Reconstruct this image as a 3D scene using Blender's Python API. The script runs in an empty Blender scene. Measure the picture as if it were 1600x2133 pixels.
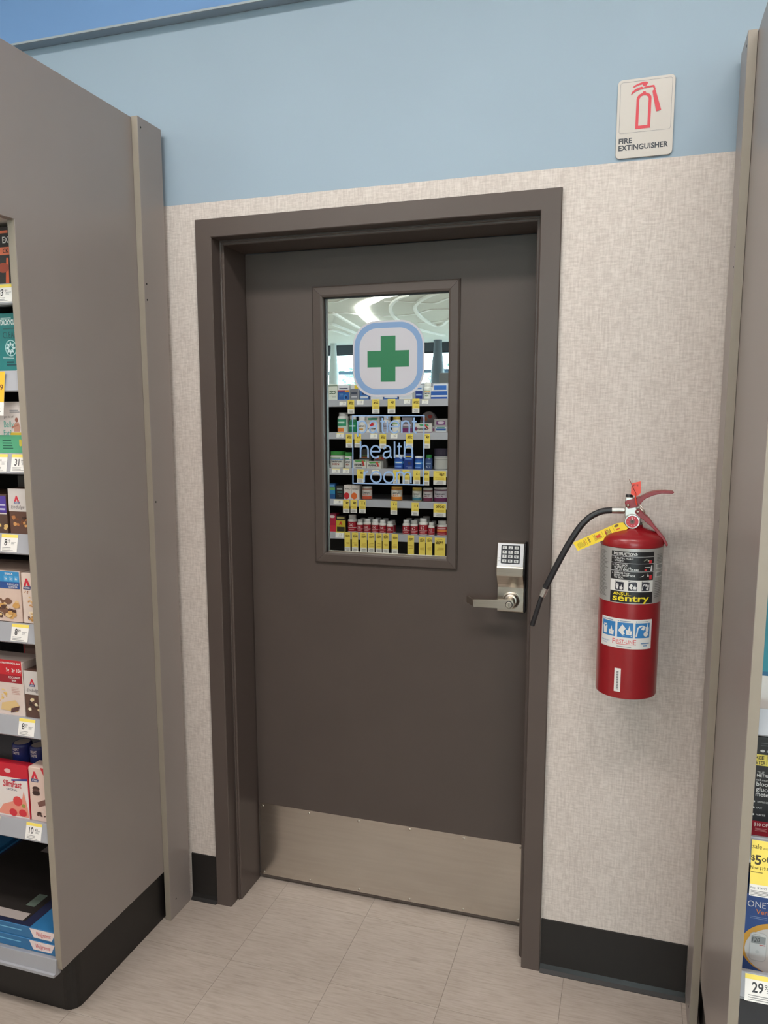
import bpy, bmesh, math, random
from mathutils import Vector, Matrix
random.seed(7)
scene = bpy.context.scene
COL = scene.collection
PI = math.pi

# ------------------------------------------------------------------ camera
cam_d = bpy.data.cameras.new('camera')
cam = bpy.data.objects.new('camera', cam_d)
COL.objects.link(cam)
_r = Vector((0.95237964, 0.30491077, -0.00156162))
_u = Vector((-0.04130789, 0.13409488, 0.99010718))
_f = Vector((-0.30210375, 0.94289341, -0.14030446))
mw = Matrix.Identity(4)
for i in range(3):
    mw[i][0] = _r[i]; mw[i][1] = _u[i]; mw[i][2] = -_f[i]
mw[0][3], mw[1][3], mw[2][3] = 1.2006, -2.0475, 1.5302
cam.matrix_world = mw
cam_d.sensor_fit = 'HORIZONTAL'
cam_d.sensor_width = 36.0
cam_d.lens = 1625.97 / 1600 * 36
cam_d.shift_x = 8.78 / 1600
cam_d.shift_y = 39.98 / 1600
cam_d.clip_start = 0.05
scene.camera = cam

# ------------------------------------------------------------------ world, exposure
world = bpy.data.worlds.new('world')
scene.world = world
world.use_nodes = True
wn = world.node_tree.nodes
wn['Background'].inputs[0].default_value = (0.80, 0.93, 1.0, 1)
wn['Background'].inputs[1].default_value = 16.0
vs = scene.view_settings
vs.view_transform = 'Standard'
try:
    vs.look = 'None'
except Exception:
    pass
vs.gamma = 1.0
vs.use_curve_mapping = False
vs.exposure = -0.06

# ------------------------------------------------------------------ ceiling lamps (fixtures are built further down at these spots)
LAMPS = [  # x, y, size x, size y, watts
    (0.0, -1.65, 1.2, 0.35, 40),  # added close to the wall to brighten its upper part
    (1.65, -1.6, 1.2, 0.35, 38),  # added as well, brightens the upper wall and left end panel
    (2.7, -3.0, 1.2, 0.35, 20),
    (-0.4, -2.9, 1.2, 0.35, 13),
    (-3.0, -2.3, 1.2, 0.35, 34),
    (1.2, -5.6, 1.2, 0.35, 40),
    (-1.2, -5.6, 1.2, 0.35, 40),
    (4.6, -4.4, 1.2, 0.35, 45),
    (-6.6, -5.0, 1.2, 0.35, 50),
    (3.2, -9.2, 1.2, 0.35, 60),
    (-6.2, -9.6, 1.2, 0.35, 60),
]
LAMP_COL = (1.0, 0.945, 0.91)
CEIL = 3.3
for i, (x, y, sx, sy, w) in enumerate(LAMPS):
    ld = bpy.data.lights.new('ceiling_lamp', 'AREA')
    ld.shape = 'RECTANGLE'; ld.size = sx; ld.size_y = sy
    ld.energy = w; ld.color = LAMP_COL
    lo = bpy.data.objects.new('ceiling_lamp', ld)
    lo.location = (x, y, CEIL - 0.045)
    COL.objects.link(lo)

# ------------------------------------------------------------------ materials
def lin(c):
    out = []
    for v in c[:3]:
        v = v / 255.0
        out.append(v / 12.92 if v <= 0.04045 else ((v + 0.055) / 1.055) ** 2.4)
    return (out[0], out[1], out[2], 1.0)

MATS = {}
def mat(name, rgb, rough=0.5, metal=0.0, var=0.05, scale=40.0, spec=0.5, stretch=(1, 1, 1), bump=0.0, emit=None, coat=0.0):
    """principled material with a procedural tint variation"""
    if name in MATS:
        return MATS[name]
    m = bpy.data.materials.new(name)
    m.use_nodes = True
    nt = m.node_tree
    b = nt.nodes['Principled BSDF']
    b.inputs['Roughness'].default_value = rough
    b.inputs['Metallic'].default_value = metal
    b.inputs['Specular IOR Level'].default_value = spec
    if coat:
        b.inputs['Coat Weight'].default_value = coat
        b.inputs['Coat Roughness'].default_value = 0.08
    c = lin(rgb)
    if var > 0:
        tc = nt.nodes.new('ShaderNodeTexCoord')
        mp = nt.nodes.new('ShaderNodeMapping')
        mp.inputs['Scale'].default_value = stretch
        nz = nt.nodes.new('ShaderNodeTexNoise')
        nz.inputs['Scale'].default_value = scale
        nz.inputs['Detail'].default_value = 4
        rp = nt.nodes.new('ShaderNodeValToRGB')
        rp.color_ramp.elements[0].position = 0.3
        rp.color_ramp.elements[1].position = 0.7
        rp.color_ramp.elements[0].color = [v * (1 - var) for v in c[:3]] + [1]
        rp.color_ramp.elements[1].color = [min(1, v * (1 + var)) for v in c[:3]] + [1]
        nt.links.new(tc.outputs['Object'], mp.inputs[0])
        nt.links.new(mp.outputs[0], nz.inputs[0])
        nt.links.new(nz.outputs['Fac'], rp.inputs[0])
        nt.links.new(rp.outputs[0], b.inputs['Base Color'])
        if bump:
            bp = nt.nodes.new('ShaderNodeBump')
            bp.inputs['Strength'].default_value = bump
            bp.inputs['Distance'].default_value = 0.002
            nt.links.new(nz.outputs['Fac'], bp.inputs['Height'])
            nt.links.new(bp.outputs[0], b.inputs['Normal'])
    else:
        b.inputs['Base Color'].default_value = c
    if emit:
        b.inputs['Emission Color'].default_value = c
        b.inputs['Emission Strength'].default_value = emit
    MATS[name] = m
    return m

def ink(rgb, rough=0.45):
    """flat print colour"""
    rgb = tuple(int(v) for v in rgb)
    return mat('ink_%02x%02x%02x_%d' % (*rgb, int(rough * 100)), rgb, rough, var=0)

def wallpaper_mat():
    m = bpy.data.materials.new('woven_wallcovering'); m.use_nodes = True
    nt = m.node_tree; b = nt.nodes['Principled BSDF']; L = nt.links.new
    b.inputs['Roughness'].default_value = 0.75
    b.inputs['Specular IOR Level'].default_value = 0.25
    tc = nt.nodes.new('ShaderNodeTexCoord')
    def streak(sc, s):
        mp = nt.nodes.new('ShaderNodeMapping'); mp.inputs['Scale'].default_value = sc
        nz = nt.nodes.new('ShaderNodeTexNoise'); nz.inputs['Scale'].default_value = s
        nz.inputs['Detail'].default_value = 5; nz.inputs['Roughness'].default_value = 0.65
        L(tc.outputs['Object'], mp.inputs[0]); L(mp.outputs[0], nz.inputs[0])
        return nz.outputs['Fac']
    v = streak((1.0, 1.0, 0.12), 210); h = streak((0.2, 1.0, 1.0), 210); g = streak((1, 1, 0.5), 14)
    mx = nt.nodes.new('ShaderNodeMath'); mx.operation = 'ADD'; L(v, mx.inputs[0]); L(h, mx.inputs[1])
    mg = nt.nodes.new('ShaderNodeMath'); mg.operation = 'MULTIPLY_ADD'
    L(g, mg.inputs[0]); mg.inputs[1].default_value = 0.28; L(mx.outputs[0], mg.inputs[2])
    rp = nt.nodes.new('ShaderNodeValToRGB')
    rp.color_ramp.elements[0].position = 0.48; rp.color_ramp.elements[1].position = 0.66
    rp.color_ramp.elements[0].color = lin((186, 175, 167)); rp.color_ramp.elements[1].color = lin((210, 200, 192))
    hf = nt.nodes.new('ShaderNodeMath'); hf.operation = 'MULTIPLY'; hf.inputs[1].default_value = 0.5
    L(mg.outputs[0], hf.inputs[0])
    L(hf.outputs[0], rp.inputs[0]); L(rp.outputs[0], b.inputs['Base Color'])
    bp = nt.nodes.new('ShaderNodeBump'); bp.inputs['Strength'].default_value = 0.35; bp.inputs['Distance'].default_value = 0.0008
    L(hf.outputs[0], bp.inputs['Height']); L(bp.outputs[0], b.inputs['Normal'])
    return m

def floor_mat():
    m = bpy.data.materials.new('vinyl_composition_tile'); m.use_nodes = True
    nt = m.node_tree; b = nt.nodes['Principled BSDF']; L = nt.links.new
    b.inputs['Roughness'].default_value = 0.32
    b.inputs['Specular IOR Level'].default_value = 0.4
    tc = nt.nodes.new('ShaderNodeTexCoord')
    oi = nt.nodes.new('ShaderNodeObjectInfo')
    geo = nt.nodes.new('ShaderNodeNewGeometry')
    ad = nt.nodes.new('ShaderNodeVectorMath'); ad.operation = 'ADD'
    L(geo.outputs['Position'], ad.inputs[0]); L(oi.outputs['Random'], ad.inputs[1])
    def nz(sc, s, d=4):
        mp = nt.nodes.new('ShaderNodeMapping'); mp.inputs['Scale'].default_value = sc
        n = nt.nodes.new('ShaderNodeTexNoise'); n.inputs['Scale'].default_value = s; n.inputs['Detail'].default_value = d
        L(ad.outputs[0], mp.inputs[0]); L(mp.outputs[0], n.inputs[0]); return n.outputs['Fac']
    a = nz((0.10, 1, 1), 190, 5); c = nz((1, 1, 1), 7, 2)
    rp = nt.nodes.new('ShaderNodeValToRGB')
    e = rp.color_ramp.elements
    e[0].position = 0.27; e[0].color = lin((163, 152, 141))
    e[1].position = 0.45; e[1].color = lin((176, 164, 153))
    x = e.new(0.68); x.color = lin((184, 173, 163))
    L(a, rp.inputs[0])
    mx = nt.nodes.new('ShaderNodeMixRGB'); mx.blend_type = 'MULTIPLY'; mx.inputs[0].default_value = 0.25
    rp2 = nt.nodes.new('ShaderNodeValToRGB'); rp2.color_ramp.elements[0].position = 0.3; rp2.color_ramp.elements[0].color = (0.72, 0.70, 0.68, 1)
    rp2.color_ramp.elements[1].position = 0.65
    L(c, rp2.inputs[0]); L(rp.outputs[0], mx.inputs[1]); L(rp2.outputs[0], mx.inputs[2])
    L(mx.outputs[0], b.inputs['Base Color'])
    return m

def brushed(name, rgb, rough=0.35, stretch=(0.04, 1, 1), scale=160, var=0.10):
    m = mat(name, rgb, rough, 1.0, var, scale, stretch=stretch)
    nt = m.node_tree
    b = nt.nodes['Principled BSDF']
    tc = nt.nodes.new('ShaderNodeTexCoord'); n = nt.nodes.new('ShaderNodeTexNoise'); n.inputs['Scale'].default_value = 9
    n.inputs['Detail'].default_value = 6
    mr = nt.nodes.new('ShaderNodeMapRange'); mr.inputs['To Min'].default_value = rough - 0.05; mr.inputs['To Max'].default_value = rough + 0.07
    nt.links.new(tc.outputs['Object'], n.inputs[0]); nt.links.new(n.outputs['Fac'], mr.inputs[0]); nt.links.new(mr.outputs[0], b.inputs['Roughness'])
    return m

M_BLUE = mat('blue_wall_paint', (147, 164, 177), 0.6, var=0.02, scale=3, spec=0.3)
M_PAPER = wallpaper_mat()
M_FLOOR = floor_mat()
M_LAM = mat('grey_laminate', (148, 139, 134), 0.33, var=0.025, scale=6, spec=0.5)
M_EDGE = mat('grey_edge_band', (148, 139, 126), 0.45, var=0.03, scale=20)
M_FRAME = mat('dark_taupe_enamel', (85, 75, 70), 0.32, var=0.03, scale=8, spec=0.3)
M_DOOR = mat('dark_taupe_door_enamel', (80, 71, 66), 0.42, var=0.03, scale=8, spec=0.22)
M_BASE = mat('black_cove_base', (26, 24, 23), 0.45, var=0.1, scale=30)
M_KICK = brushed('stainless_steel', (206, 201, 193), 0.21, stretch=(0.05, 1, 1), scale=120, var=0.04)
M_STEEL = brushed('satin_chrome', (196, 188, 176), 0.30, stretch=(0.05, 1, 1), scale=300, var=0.05)
M_SCREW = mat('screw_steel', (190, 182, 170), 0.3, 1.0, 0.05)
M_BLACKP = mat('black_plastic', (24, 24, 27), 0.4, var=0.1)
M_RUBBER = mat('black_rubber', (33, 33, 36), 0.42, var=0.12, scale=60)
M_RED = mat('red_enamel', (142, 22, 30), 0.32, var=0.04, scale=15, coat=0.15)
M_DKRED = mat('dark_red_enamel', (132, 20, 28), 0.34, var=0.08, scale=30)
M_ZINC = mat('cast_zinc', (188, 184, 178), 0.35, 0.9, 0.08, 50)
M_SILVER = mat('silver_foil_label', (176, 174, 170), 0.42, 0.35, 0.03, 30)
M_SHELF = mat('grey_shelf_steel', (168, 168, 172), 0.42, var=0.03, scale=12)
M_RAIL = mat('grey_price_rail', (160, 162, 168), 0.38, var=0.03, scale=12)
M_BLACK = mat('black_backing', (18, 18, 18), 0.7, var=0.1)
M_CEIL = mat('ceiling_white', (222, 224, 218), 0.85, var=0.02, scale=2)
M_CEILEDGE = mat('ceiling_edge_lit', (250, 252, 250), 0.6, var=0.01, scale=2)  # whiter than the ceiling: window light on the edges put into the colour
M_WHITE = mat('white_paint', (232, 230, 224), 0.5, var=0.02, scale=6)
M_WPLAST = mat('white_plastic', (228, 228, 224), 0.35, var=0.02, scale=30)
M_HEAD = mat('dark_window_header', (66, 74, 84), 0.5, var=0.05, scale=4)
M_LEAF = mat('tree_leaf', (130, 176, 150), 0.6, var=0.25, scale=3)
M_BARK = mat('bark', (90, 74, 58), 0.8, var=0.2, scale=20)
M_ASPH = mat('asphalt', (120, 120, 118), 0.9, var=0.1, scale=5)
def mirror_mat():
    m = bpy.data.materials.new('one_way_mirror_glass'); m.use_nodes = True
    nt = m.node_tree; b = nt.nodes['Principled BSDF']
    b.inputs['Metallic'].default_value = 1.0
    b.inputs['Roughness'].default_value = 0.0
    n = nt.nodes.new('ShaderNodeTexNoise'); n.inputs['Scale'].default_value = 2.0
    rp = nt.nodes.new('ShaderNodeValToRGB')
    rp.color_ramp.elements[0].color = (0.80, 0.86, 0.84, 1); rp.color_ramp.elements[1].color = (0.83, 0.88, 0.86, 1)
    nt.links.new(n.outputs['Fac'], rp.inputs[0]); nt.links.new(rp.outputs[0], b.inputs['Base Color'])
    return m
M_MIRROR = mirror_mat()
def pane_mat():
    m = bpy.data.materials.new('clear_window_glass'); m.use_nodes = True
    nt = m.node_tree
    for n in list(nt.nodes):
        if n.type != 'OUTPUT_MATERIAL': nt.nodes.remove(n)
    out = nt.nodes['Material Output']
    t = nt.nodes.new('ShaderNodeBsdfTransparent'); t.inputs[0].default_value = (0.93, 0.98, 0.97, 1)
    g = nt.nodes.new('ShaderNodeBsdfGlossy'); g.inputs['Roughness'].default_value = 0.02
    mx = nt.nodes.new('ShaderNodeMixShader'); mx.inputs[0].default_value = 0.06
    nt.links.new(t.outputs[0], mx.inputs[1]); nt.links.new(g.outputs[0], mx.inputs[2]); nt.links.new(mx.outputs[0], out.inputs[0])
    return m
M_PANE = pane_mat()

# ------------------------------------------------------------------ mesh helpers
class MB:
    def __init__(self):
        self.v = []; self.f = []; self.mi = []; self.mats = []; self.sm = []
    def slot(self, m):
        if m not in self.mats: self.mats.append(m)
        return self.mats.index(m)
    def add(self, vs_, fs_, m, smooth=False):
        o = len(self.v); s = self.slot(m)
        self.v += [tuple(p) for p in vs_]
        for f in fs_:
            self.f.append([i + o for i in f]); self.mi.append(s); self.sm.append(smooth)
    def bm(self, b, m, smooth=False):
        b.verts.index_update()
        self.add([v.co[:] for v in b.verts], [[v.index for v in f.verts] for f in b.faces], m, smooth)
        b.free()
    def box(self, x0, x1, y0, y1, z0, z1, m, r=0.0, seg=2):
        b = bmesh.new()
        bmesh.ops.create_cube(b, size=1)
        for v in b.verts:
            v.co = Vector(((x0 + x1) / 2 + v.co.x * (x1 - x0), (y0 + y1) / 2 + v.co.y * (y1 - y0), (z0 + z1) / 2 + v.co.z * (z1 - z0)))
        if r > 0:
            bmesh.ops.bevel(b, geom=list(b.edges), offset=r, segments=seg, profile=0.5, affect='EDGES')
        self.bm(b, m)
        return self
    def prism(self, pts, fn, d0, d1, m, r=0.0, seg=2):
        """polygon pts (a,b) extruded from d0 to d1; fn(a,b,d)->xyz"""
        b = bmesh.new()
        lo = [b.verts.new(fn(a, c, d0)) for a, c in pts]
        hi = [b.verts.new(fn(a, c, d1)) for a, c in pts]
        n = len(pts)
        b.faces.new(lo); b.faces.new(hi[::-1])
        for i in range(n):
            b.faces.new((lo[i], hi[i], hi[(i + 1) % n], lo[(i + 1) % n]))
        bmesh.ops.recalc_face_normals(b, faces=list(b.faces))
        if r > 0:
            bmesh.ops.bevel(b, geom=list(b.edges), offset=r, segments=seg, profile=0.5, affect='EDGES', clamp_overlap=True)
        self.bm(b, m)
        return self
    def lathe(self, prof, c, m, n=32, axis='z', smooth=True):
        """prof list of (radius, height) round an axis through c"""
        vs_, fs_ = [], []
        for r, h in prof:
            for k in range(n):
                a = 2 * PI * k / n
                p, q = r * math.cos(a), r * math.sin(a)
                if axis == 'z': vs_.append((c[0] + p, c[1] + q, c[2] + h))
                elif axis == 'y': vs_.append((c[0] + p, c[1] + h, c[2] + q))
                else: vs_.append((c[0] + h, c[1] + p, c[2] + q))
        for i in range(len(prof) - 1):
            for k in range(n):
                a, b_ = i * n + k, i * n + (k + 1) % n
                fs_.append((a, b_, b_ + n, a + n) if axis != 'y' else (a, a + n, b_ + n, b_))
        if prof[0][0] > 1e-6: fs_.append(tuple(range(n))[::-1] if axis != 'y' else tuple(range(n)))
        if prof[-1][0] > 1e-6:
            o = (len(prof) - 1) * n
            fs_.append(tuple(range(o, o + n)) if axis != 'y' else tuple(range(o, o + n))[::-1])
        self.add(vs_, fs_, m, smooth)
        return self
    def tube(self, pts, rad, m, n=12, smooth=True):
        P = [Vector(p) for p in pts]
        if not isinstance(rad, (list, tuple)): rad = [rad] * len(P)
        vs_, fs_ = [], []
        ref = Vector((0, 1, 0.01))
        for i, p in enumerate(P):
            t = (P[min(i + 1, len(P) - 1)] - P[max(i - 1, 0)]).normalized()
            a = t.cross(ref)
            if a.length < 1e-4: a = t.cross(Vector((1, 0, 0)))
            a.normalize(); b_ = t.cross(a)
            for k in range(n):
                w = 2 * PI * k / n
                vs_.append(p + (a * math.cos(w) + b_ * math.sin(w)) * rad[i])
        for i in range(len(P) - 1):
            for k in range(n):
                fs_.append((i * n + k, i * n + (k + 1) % n, (i + 1) * n + (k + 1) % n, (i + 1) * n + k))
        fs_.append(tuple(range(n))[::-1]); o = (len(P) - 1) * n; fs_.append(tuple(range(o, o + n)))
        self.add(vs_, fs_, m, smooth)
        return self
    def build(self, name, parent=None, sharp=True):
        me = bpy.data.meshes.new(name)
        me.from_pydata(self.v, [], self.f)
        for m in self.mats: me.materials.append(m)
        for p, i, s in zip(me.polygons, self.mi, self.sm):
            p.material_index = i; p.use_smooth = s
        me.update()
        if any(self.sm) and sharp:
            try: me.set_sharp_from_angle(angle=math.radians(40))
            except Exception: pass
        o = bpy.data.objects.new(name, me)
        COL.objects.link(o)
        if parent is not None:
            o.parent = parent
            o.matrix_parent_inverse = parent.matrix_basis.inverted()
        return o

def catmull(pts, k=6):
    P = [Vector(p) for p in pts]; out = []
    for i in range(len(P) - 1):
        a, b, c, d = P[max(i - 1, 0)], P[i], P[i + 1], P[min(i + 2, len(P) - 1)]
        for j in range(k):
            t = j / k
            out.append(0.5 * ((2 * b) + (c - a) * t + (2 * a - 5 * b + 4 * c - d) * t * t + (3 * b - a - 3 * c + d) * t ** 3))
    out.append(P[-1]); return out

def tag(o, label=None, cat=None, group=None, kind=None):
    if label: o['label'] = label
    if cat: o['category'] = cat
    if group: o['group'] = group
    if kind: o['kind'] = kind
    return o
def empty(name, loc=(0, 0, 0)):
    o = bpy.data.objects.new(name, None); o.location = loc
    o.empty_display_size = 0.05
    COL.objects.link(o)
    return o

# ------------------------------------------------------------------ flat print
TXT = {}
def text_mesh(s, bold):
    key = (s, bold)
    if key not in TXT:
        cu = bpy.data.curves.new('txt', 'FONT'); cu.body = s; cu.size = 1.0; cu.resolution_u = 3
        cu.offset = bold; cu.fill_mode = 'FRONT'
        ob = bpy.data.objects.new('txt', cu)
        me = ob.to_mesh()
        vs_ = [(v.co.x, v.co.y) for v in me.vertices]; fs_ = [tuple(p.vertices) for p in me.polygons]
        ob.to_mesh_clear(); bpy.data.objects.remove(ob); bpy.data.curves.remove(cu)
        TXT[key] = (vs_, fs_)
    return TXT[key]

CAPH = max(p[1] for p in text_mesh('H', 0.0)[0])   # cap height of the built-in face at size 1

class Art:
    """stack of flat shapes in metres (u right, v up)"""
    def __init__(self, du=None): self.L = []; self.du = du
    def poly(self, pts, c): self.L.append(([tuple(p) for p in pts], [tuple(range(len(pts)))], c)); return self
    def rect(self, u0, v0, u1, v1, c):
        n = 1 if not self.du else max(1, int(math.ceil((u1 - u0) / self.du)))
        vs_ = [(u0 + (u1 - u0) * i / n, v) for i in range(n + 1) for v in (v0, v1)]
        self.L.append((vs_, [(2 * i, 2 * i + 2, 2 * i + 3, 2 * i + 1) for i in range(n)], c)); return self
    def rrect(self, u0, v0, u1, v1, r, c, k=8):
        pts = []
        for cu, cv, a0 in ((u1 - r, v1 - r, 0), (u0 + r, v1 - r, 90), (u0 + r, v0 + r, 180), (u1 - r, v0 + r, 270)):
            for i in range(k + 1):
                a = math.radians(a0 + 90 * i / k); pts.append((cu + r * math.cos(a), cv + r * math.sin(a)))
        return self.poly(pts, c)
    def ell(self, cu, cv, ru, rv, c, n=24): return self.poly([(cu + ru * math.cos(2 * PI * i / n), cv + rv * math.sin(2 * PI * i / n)) for i in range(n)], c)
    def frame(self, u0, v0, u1, v1, t, c):
        for r in ((u0, v0, u1, v0 + t), (u0, v1 - t, u1, v1), (u0, v0 + t, u0 + t, v1 - t), (u1 - t, v0 + t, u1, v1 - t)): self.rect(*r, c)
        return self
    def text(self, s, u, v, h, c, w=None, al='L', bold=0.0, slant=0.0, asp=1.0):
        vs_, fs_ = text_mesh(s, bold)
        if not vs_: return self
        x0 = min(p[0] for p in vs_); x1 = max(p[0] for p in vs_)
        k = h / CAPH
        kx = k * asp if w is None else w / (x1 - x0)
        W = (x1 - x0) * kx
        off = {'L': 0, 'C': -W / 2, 'R': -W}[al]
        self.L.append(([(u + off + (p[0] - x0) * kx + slant * p[1] * k, v + p[1] * k) for p in vs_], fs_, c)); return self
    def stroke(self, pts, w, c):
        n = len(pts); vs_ = []; P = [Vector(p) for p in pts]
        for i in range(n):
            t = (P[min(i + 1, n - 1)] - P[max(i - 1, 0)]).normalized(); q = Vector((-t.y, t.x)) * w / 2
            vs_ += [tuple(P[i] + q), tuple(P[i] - q)]
        self.L.append((vs_, [(2 * i, 2 * i + 1, 2 * i + 3, 2 * i + 2) for i in range(n - 1)], c)); return self
    def light_text(self, s, u, v, h, w, c, sw):
        """thin grotesque lettering drawn with even strokes; h = ascender height, w = total width"""
        arch = [(0, .40), (.02, .54), (.08, .65), (.18, .715), (.27, .73), (.37, .71), (.45, .64), (.49, .54), (.5, .42), (.5, 0)]
        ov = lambda cx: [(cx + .31 * math.cos(2 * PI * k / 28), .365 + .365 * math.sin(2 * PI * k / 28)) for k in range(29)]
        G_ = {'n': ([[(0, 0), (0, .73)], arch], .5), 'h': ([[(0, 0), (0, 1)], arch], .5), 'o': ([ov(.31)], .62), 'l': ([[(0, 0), (0, 1)]], 0),
              'i': ([[(0, 0), (0, .73)], [(0, .89), (0, 1)]], 0), 't': ([[(.13, .93), (.13, .17), (.15, .07), (.20, .02), (.30, .01)], [(0, .70), (.29, .70)]], .29),
              'p': ([[(0, -.25), (0, .73)], ov(.31)], .62),
              'r': ([[(0, 0), (0, .73)], [(0, .38), (.03, .54), (.09, .65), (.17, .705), (.26, .72)]], .26),
              'm': ([[(0, 0), (0, .73)], [(x * .86, y) for x, y in arch], [(.43 + x * .86, y) for x, y in arch]], .86),
              'e': ([[(.01, .385), (.61, .385)], [(.31 + .31 * math.cos(q), .365 + .365 * math.sin(q)) for q in [math.radians(4 + 312 * k / 24) for k in range(25)]]], .62),
              'a': ([[(.05, .52), (.07, .61), (.14, .69), (.27, .73), (.40, .70), (.47, .63), (.49, .52), (.49, .14), (.51, .05), (.58, .01)],
                     [(.49, .44), (.40, .41), (.21, .38), (.08, .31), (.02, .19), (.07, .06), (.19, .0), (.33, .03), (.44, .12), (.49, .26)]], .58)}
        gap = .175; tot = sum(G_[ch][1] for ch in s) + gap * (len(s) - 1); kx = w / tot; x = 0
        for ch in s:
            for pl_ in G_[ch][0]: self.stroke([(u + (x + a_) * kx, v + b_ * h) for a_, b_ in pl_], sw, c)
            x += G_[ch][1] + gap
        return self
    def lines(self, u0, v0, u1, v1, n, c, fill=0.45, seed=1):
        rr = random.Random(seed); p = (v1 - v0) / n
        for i in range(n):
            e = u1 - (u1 - u0) * rr.uniform(0, 0.35)
            self.rect(u0, v0 + p * i, e, v0 + p * (i + fill), c)
        return self
    def build(self, name, fn, parent, eps=0.00025, mb=None, rough=0.45):
        own = mb is None
        mb = mb or MB()
        boxes = []
        for vs_, fs_, c in self.L:
            bb = (min(p[0] for p in vs_), max(p[0] for p in vs_), min(p[1] for p in vs_), max(p[1] for p in vs_))
            k = 0
            for q in boxes:
                if q[4] >= k and q[0] < bb[1] and bb[0] < q[1] and q[2] < bb[3] and bb[2] < q[3]: k = q[4] + 1
            boxes.append(bb + (k,))
            m = c if not isinstance(c, tuple) else ink(c, rough)
            mb.add([fn(u, v, eps * (k + 1)) for u, v in vs_], fs_, m)
        return mb.build(name, parent) if own else mb

def front(x0, y, z0):      # faces the camera side (-y)
    return lambda u, v, e: (x0 + u, y - e, z0 + v)
def rear(x1, y, z0):       # faces the door (+y)
    return lambda u, v, e: (x1 - u, y + e, z0 + v)
def cyl(cx, cy, r, ang, z0):   # round a vertical cylinder; u measured along the arc from ang
    return lambda u, v, e: (cx + (r + e) * math.cos(ang + u / r), cy + (r + e) * math.sin(ang + u / r), z0 + v)

BLK = (28, 28, 30); WHT = (232, 230, 226); YEL = (238, 216, 100)

# ================================================================== SETTING
def struct(name, mb, label, cat, parent=None):
    o = mb.build(name, parent)
    if parent is None: tag(o, label, cat, kind='structure')
    return o
XL, XR, YF = -8.0, 8.0, -15.4
W, H, FW = 1.016, 2.092, 0.0508
DOORY = 0.163

fl = struct('floor', MB().box(XL, XR, YF, 0.35, -0.06, -0.0015, M_FLOOR), 'pale beige vinyl tile floor with fine grey streaks', 'floor')
T = 0.305
MB().box(0.168 - 8 * T, 0.168 + 9 * T, 0.073 - 9 * T, 0.073 + T, -0.0016, -0.0011, mat('tile_joint', (104, 96, 88), .9)).build('tile_joint_bed', fl)
tile_me = None
for i in range(-8, 9):
    for j in range(-1, 9):
        xx, yy = 0.168 + T * i, 0.073 - T * j
        if tile_me is None:
            o = MB().box(0.0004, T - 0.0004, -T + 0.0004, -0.0004, -0.0011, 0.0, M_FLOOR).build('tile', fl)
            tile_me = o.data
        else:
            o = bpy.data.objects.new('tile', tile_me); COL.objects.link(o); o.parent = fl
        o.location = (xx, yy, 0)

wb = MB()
wb.box(XL, 0.004, 0.001, 0.2, 0, CEIL, M_BLUE)
wb.box(W - 0.004, XR, 0.001, 0.2, 0, CEIL, M_BLUE)
wb.box(0.004, W - 0.004, 0.001, 0.2, H - 0.004, CEIL, M_BLUE)
wall_back = struct('wall_back', wb, 'light blue painted wall above beige woven wallcovering', 'wall')
HL = 2.139
MB().box(XL, 0.002, -0.0, 0.002, 0, HL, M_PAPER).box(W - 0.002, XR, -0.0, 0.002, 0, HL, M_PAPER).box(0.002, W - 0.002, -0.0, 0.002, H - 0.002, HL, M_PAPER).build('wallcovering', wall_back)

# bulkhead above
bk = MB().box(XL, XR, -0.038, 0.0, 2.617, CEIL, mat('bulkhead_blue_paint', (106, 142, 186), 0.6, var=0.02, scale=3, spec=0.3))
bulk = struct('wall_bulkhead', bk, 'brighter blue bulkhead standing proud above the wall', 'wall')
MB().box(XL, XR, -0.0405, -0.0365, 2.6135, 2.619, mat('grey_corner_bead', (150, 158, 162), .5)).build('edge_trim', bulk)
MB().box(XL, XR, -0.0364, 0.0, 2.6155, 2.6168, M_BLUE).build('underside_board', bulk)

# cove base
def cove(x0, x1):
    pr = [(0, 0), (0, 0.155), (-0.0035, 0.1535), (-0.004, 0.02), (-0.008, 0.008), (-0.018, 0.0015), (-0.018, 0)]
    return MB().prism(pr, lambda a, b, d: (d, a, b), x0, x1, M_BASE)
struct('baseboard_left', cove(-0.092, -0.001), 'short black rubber cove base left of the door frame', 'baseboard')
struct('baseboard_right', cove(W + 0.001, 1.398), 'black rubber cove base right of the door frame under extinguisher', 'baseboard')

# door frame (one swept profile, mitred)
prof = [(0.001, 0.0), (-0.010, 0.0), (-0.012, 0.002), (-0.012, 0.0488), (-0.010, FW), (0.034, FW), (0.034, 0.0615), (0.0365, 0.064),
        (0.165, 0.064), (0.165, FW), (0.2, FW), (0.2, 0.0)]
mb = MB(); vv = []; ff = []; n = len(prof)
for y, s in prof:
    vv += [(s, y, 0), (s, y, H - s), (W - s, y, H - s), (W - s, y, 0)]
for i in range(n):
    j = (i + 1) % n
    for k in range(3):
        ff.append((4 * i + k, 4 * j + k, 4 * j + k + 1, 4 * i + k + 1))
for k in (0, 3):
    ff.append(tuple(4 * i + k for i in range(n)))
mb.add(vv, ff, M_FRAME)
fr = mb.build('trim_1')
bmx = bmesh.new(); bmx.from_mesh(fr.data); bmesh.ops.recalc_face_normals(bmx, faces=bmx.faces[:]); bmx.to_mesh(fr.data); bmx.free()
tag(fr, 'dark taupe steel door frame with stepped rabbet', 'door frame', kind='structure')
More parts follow.
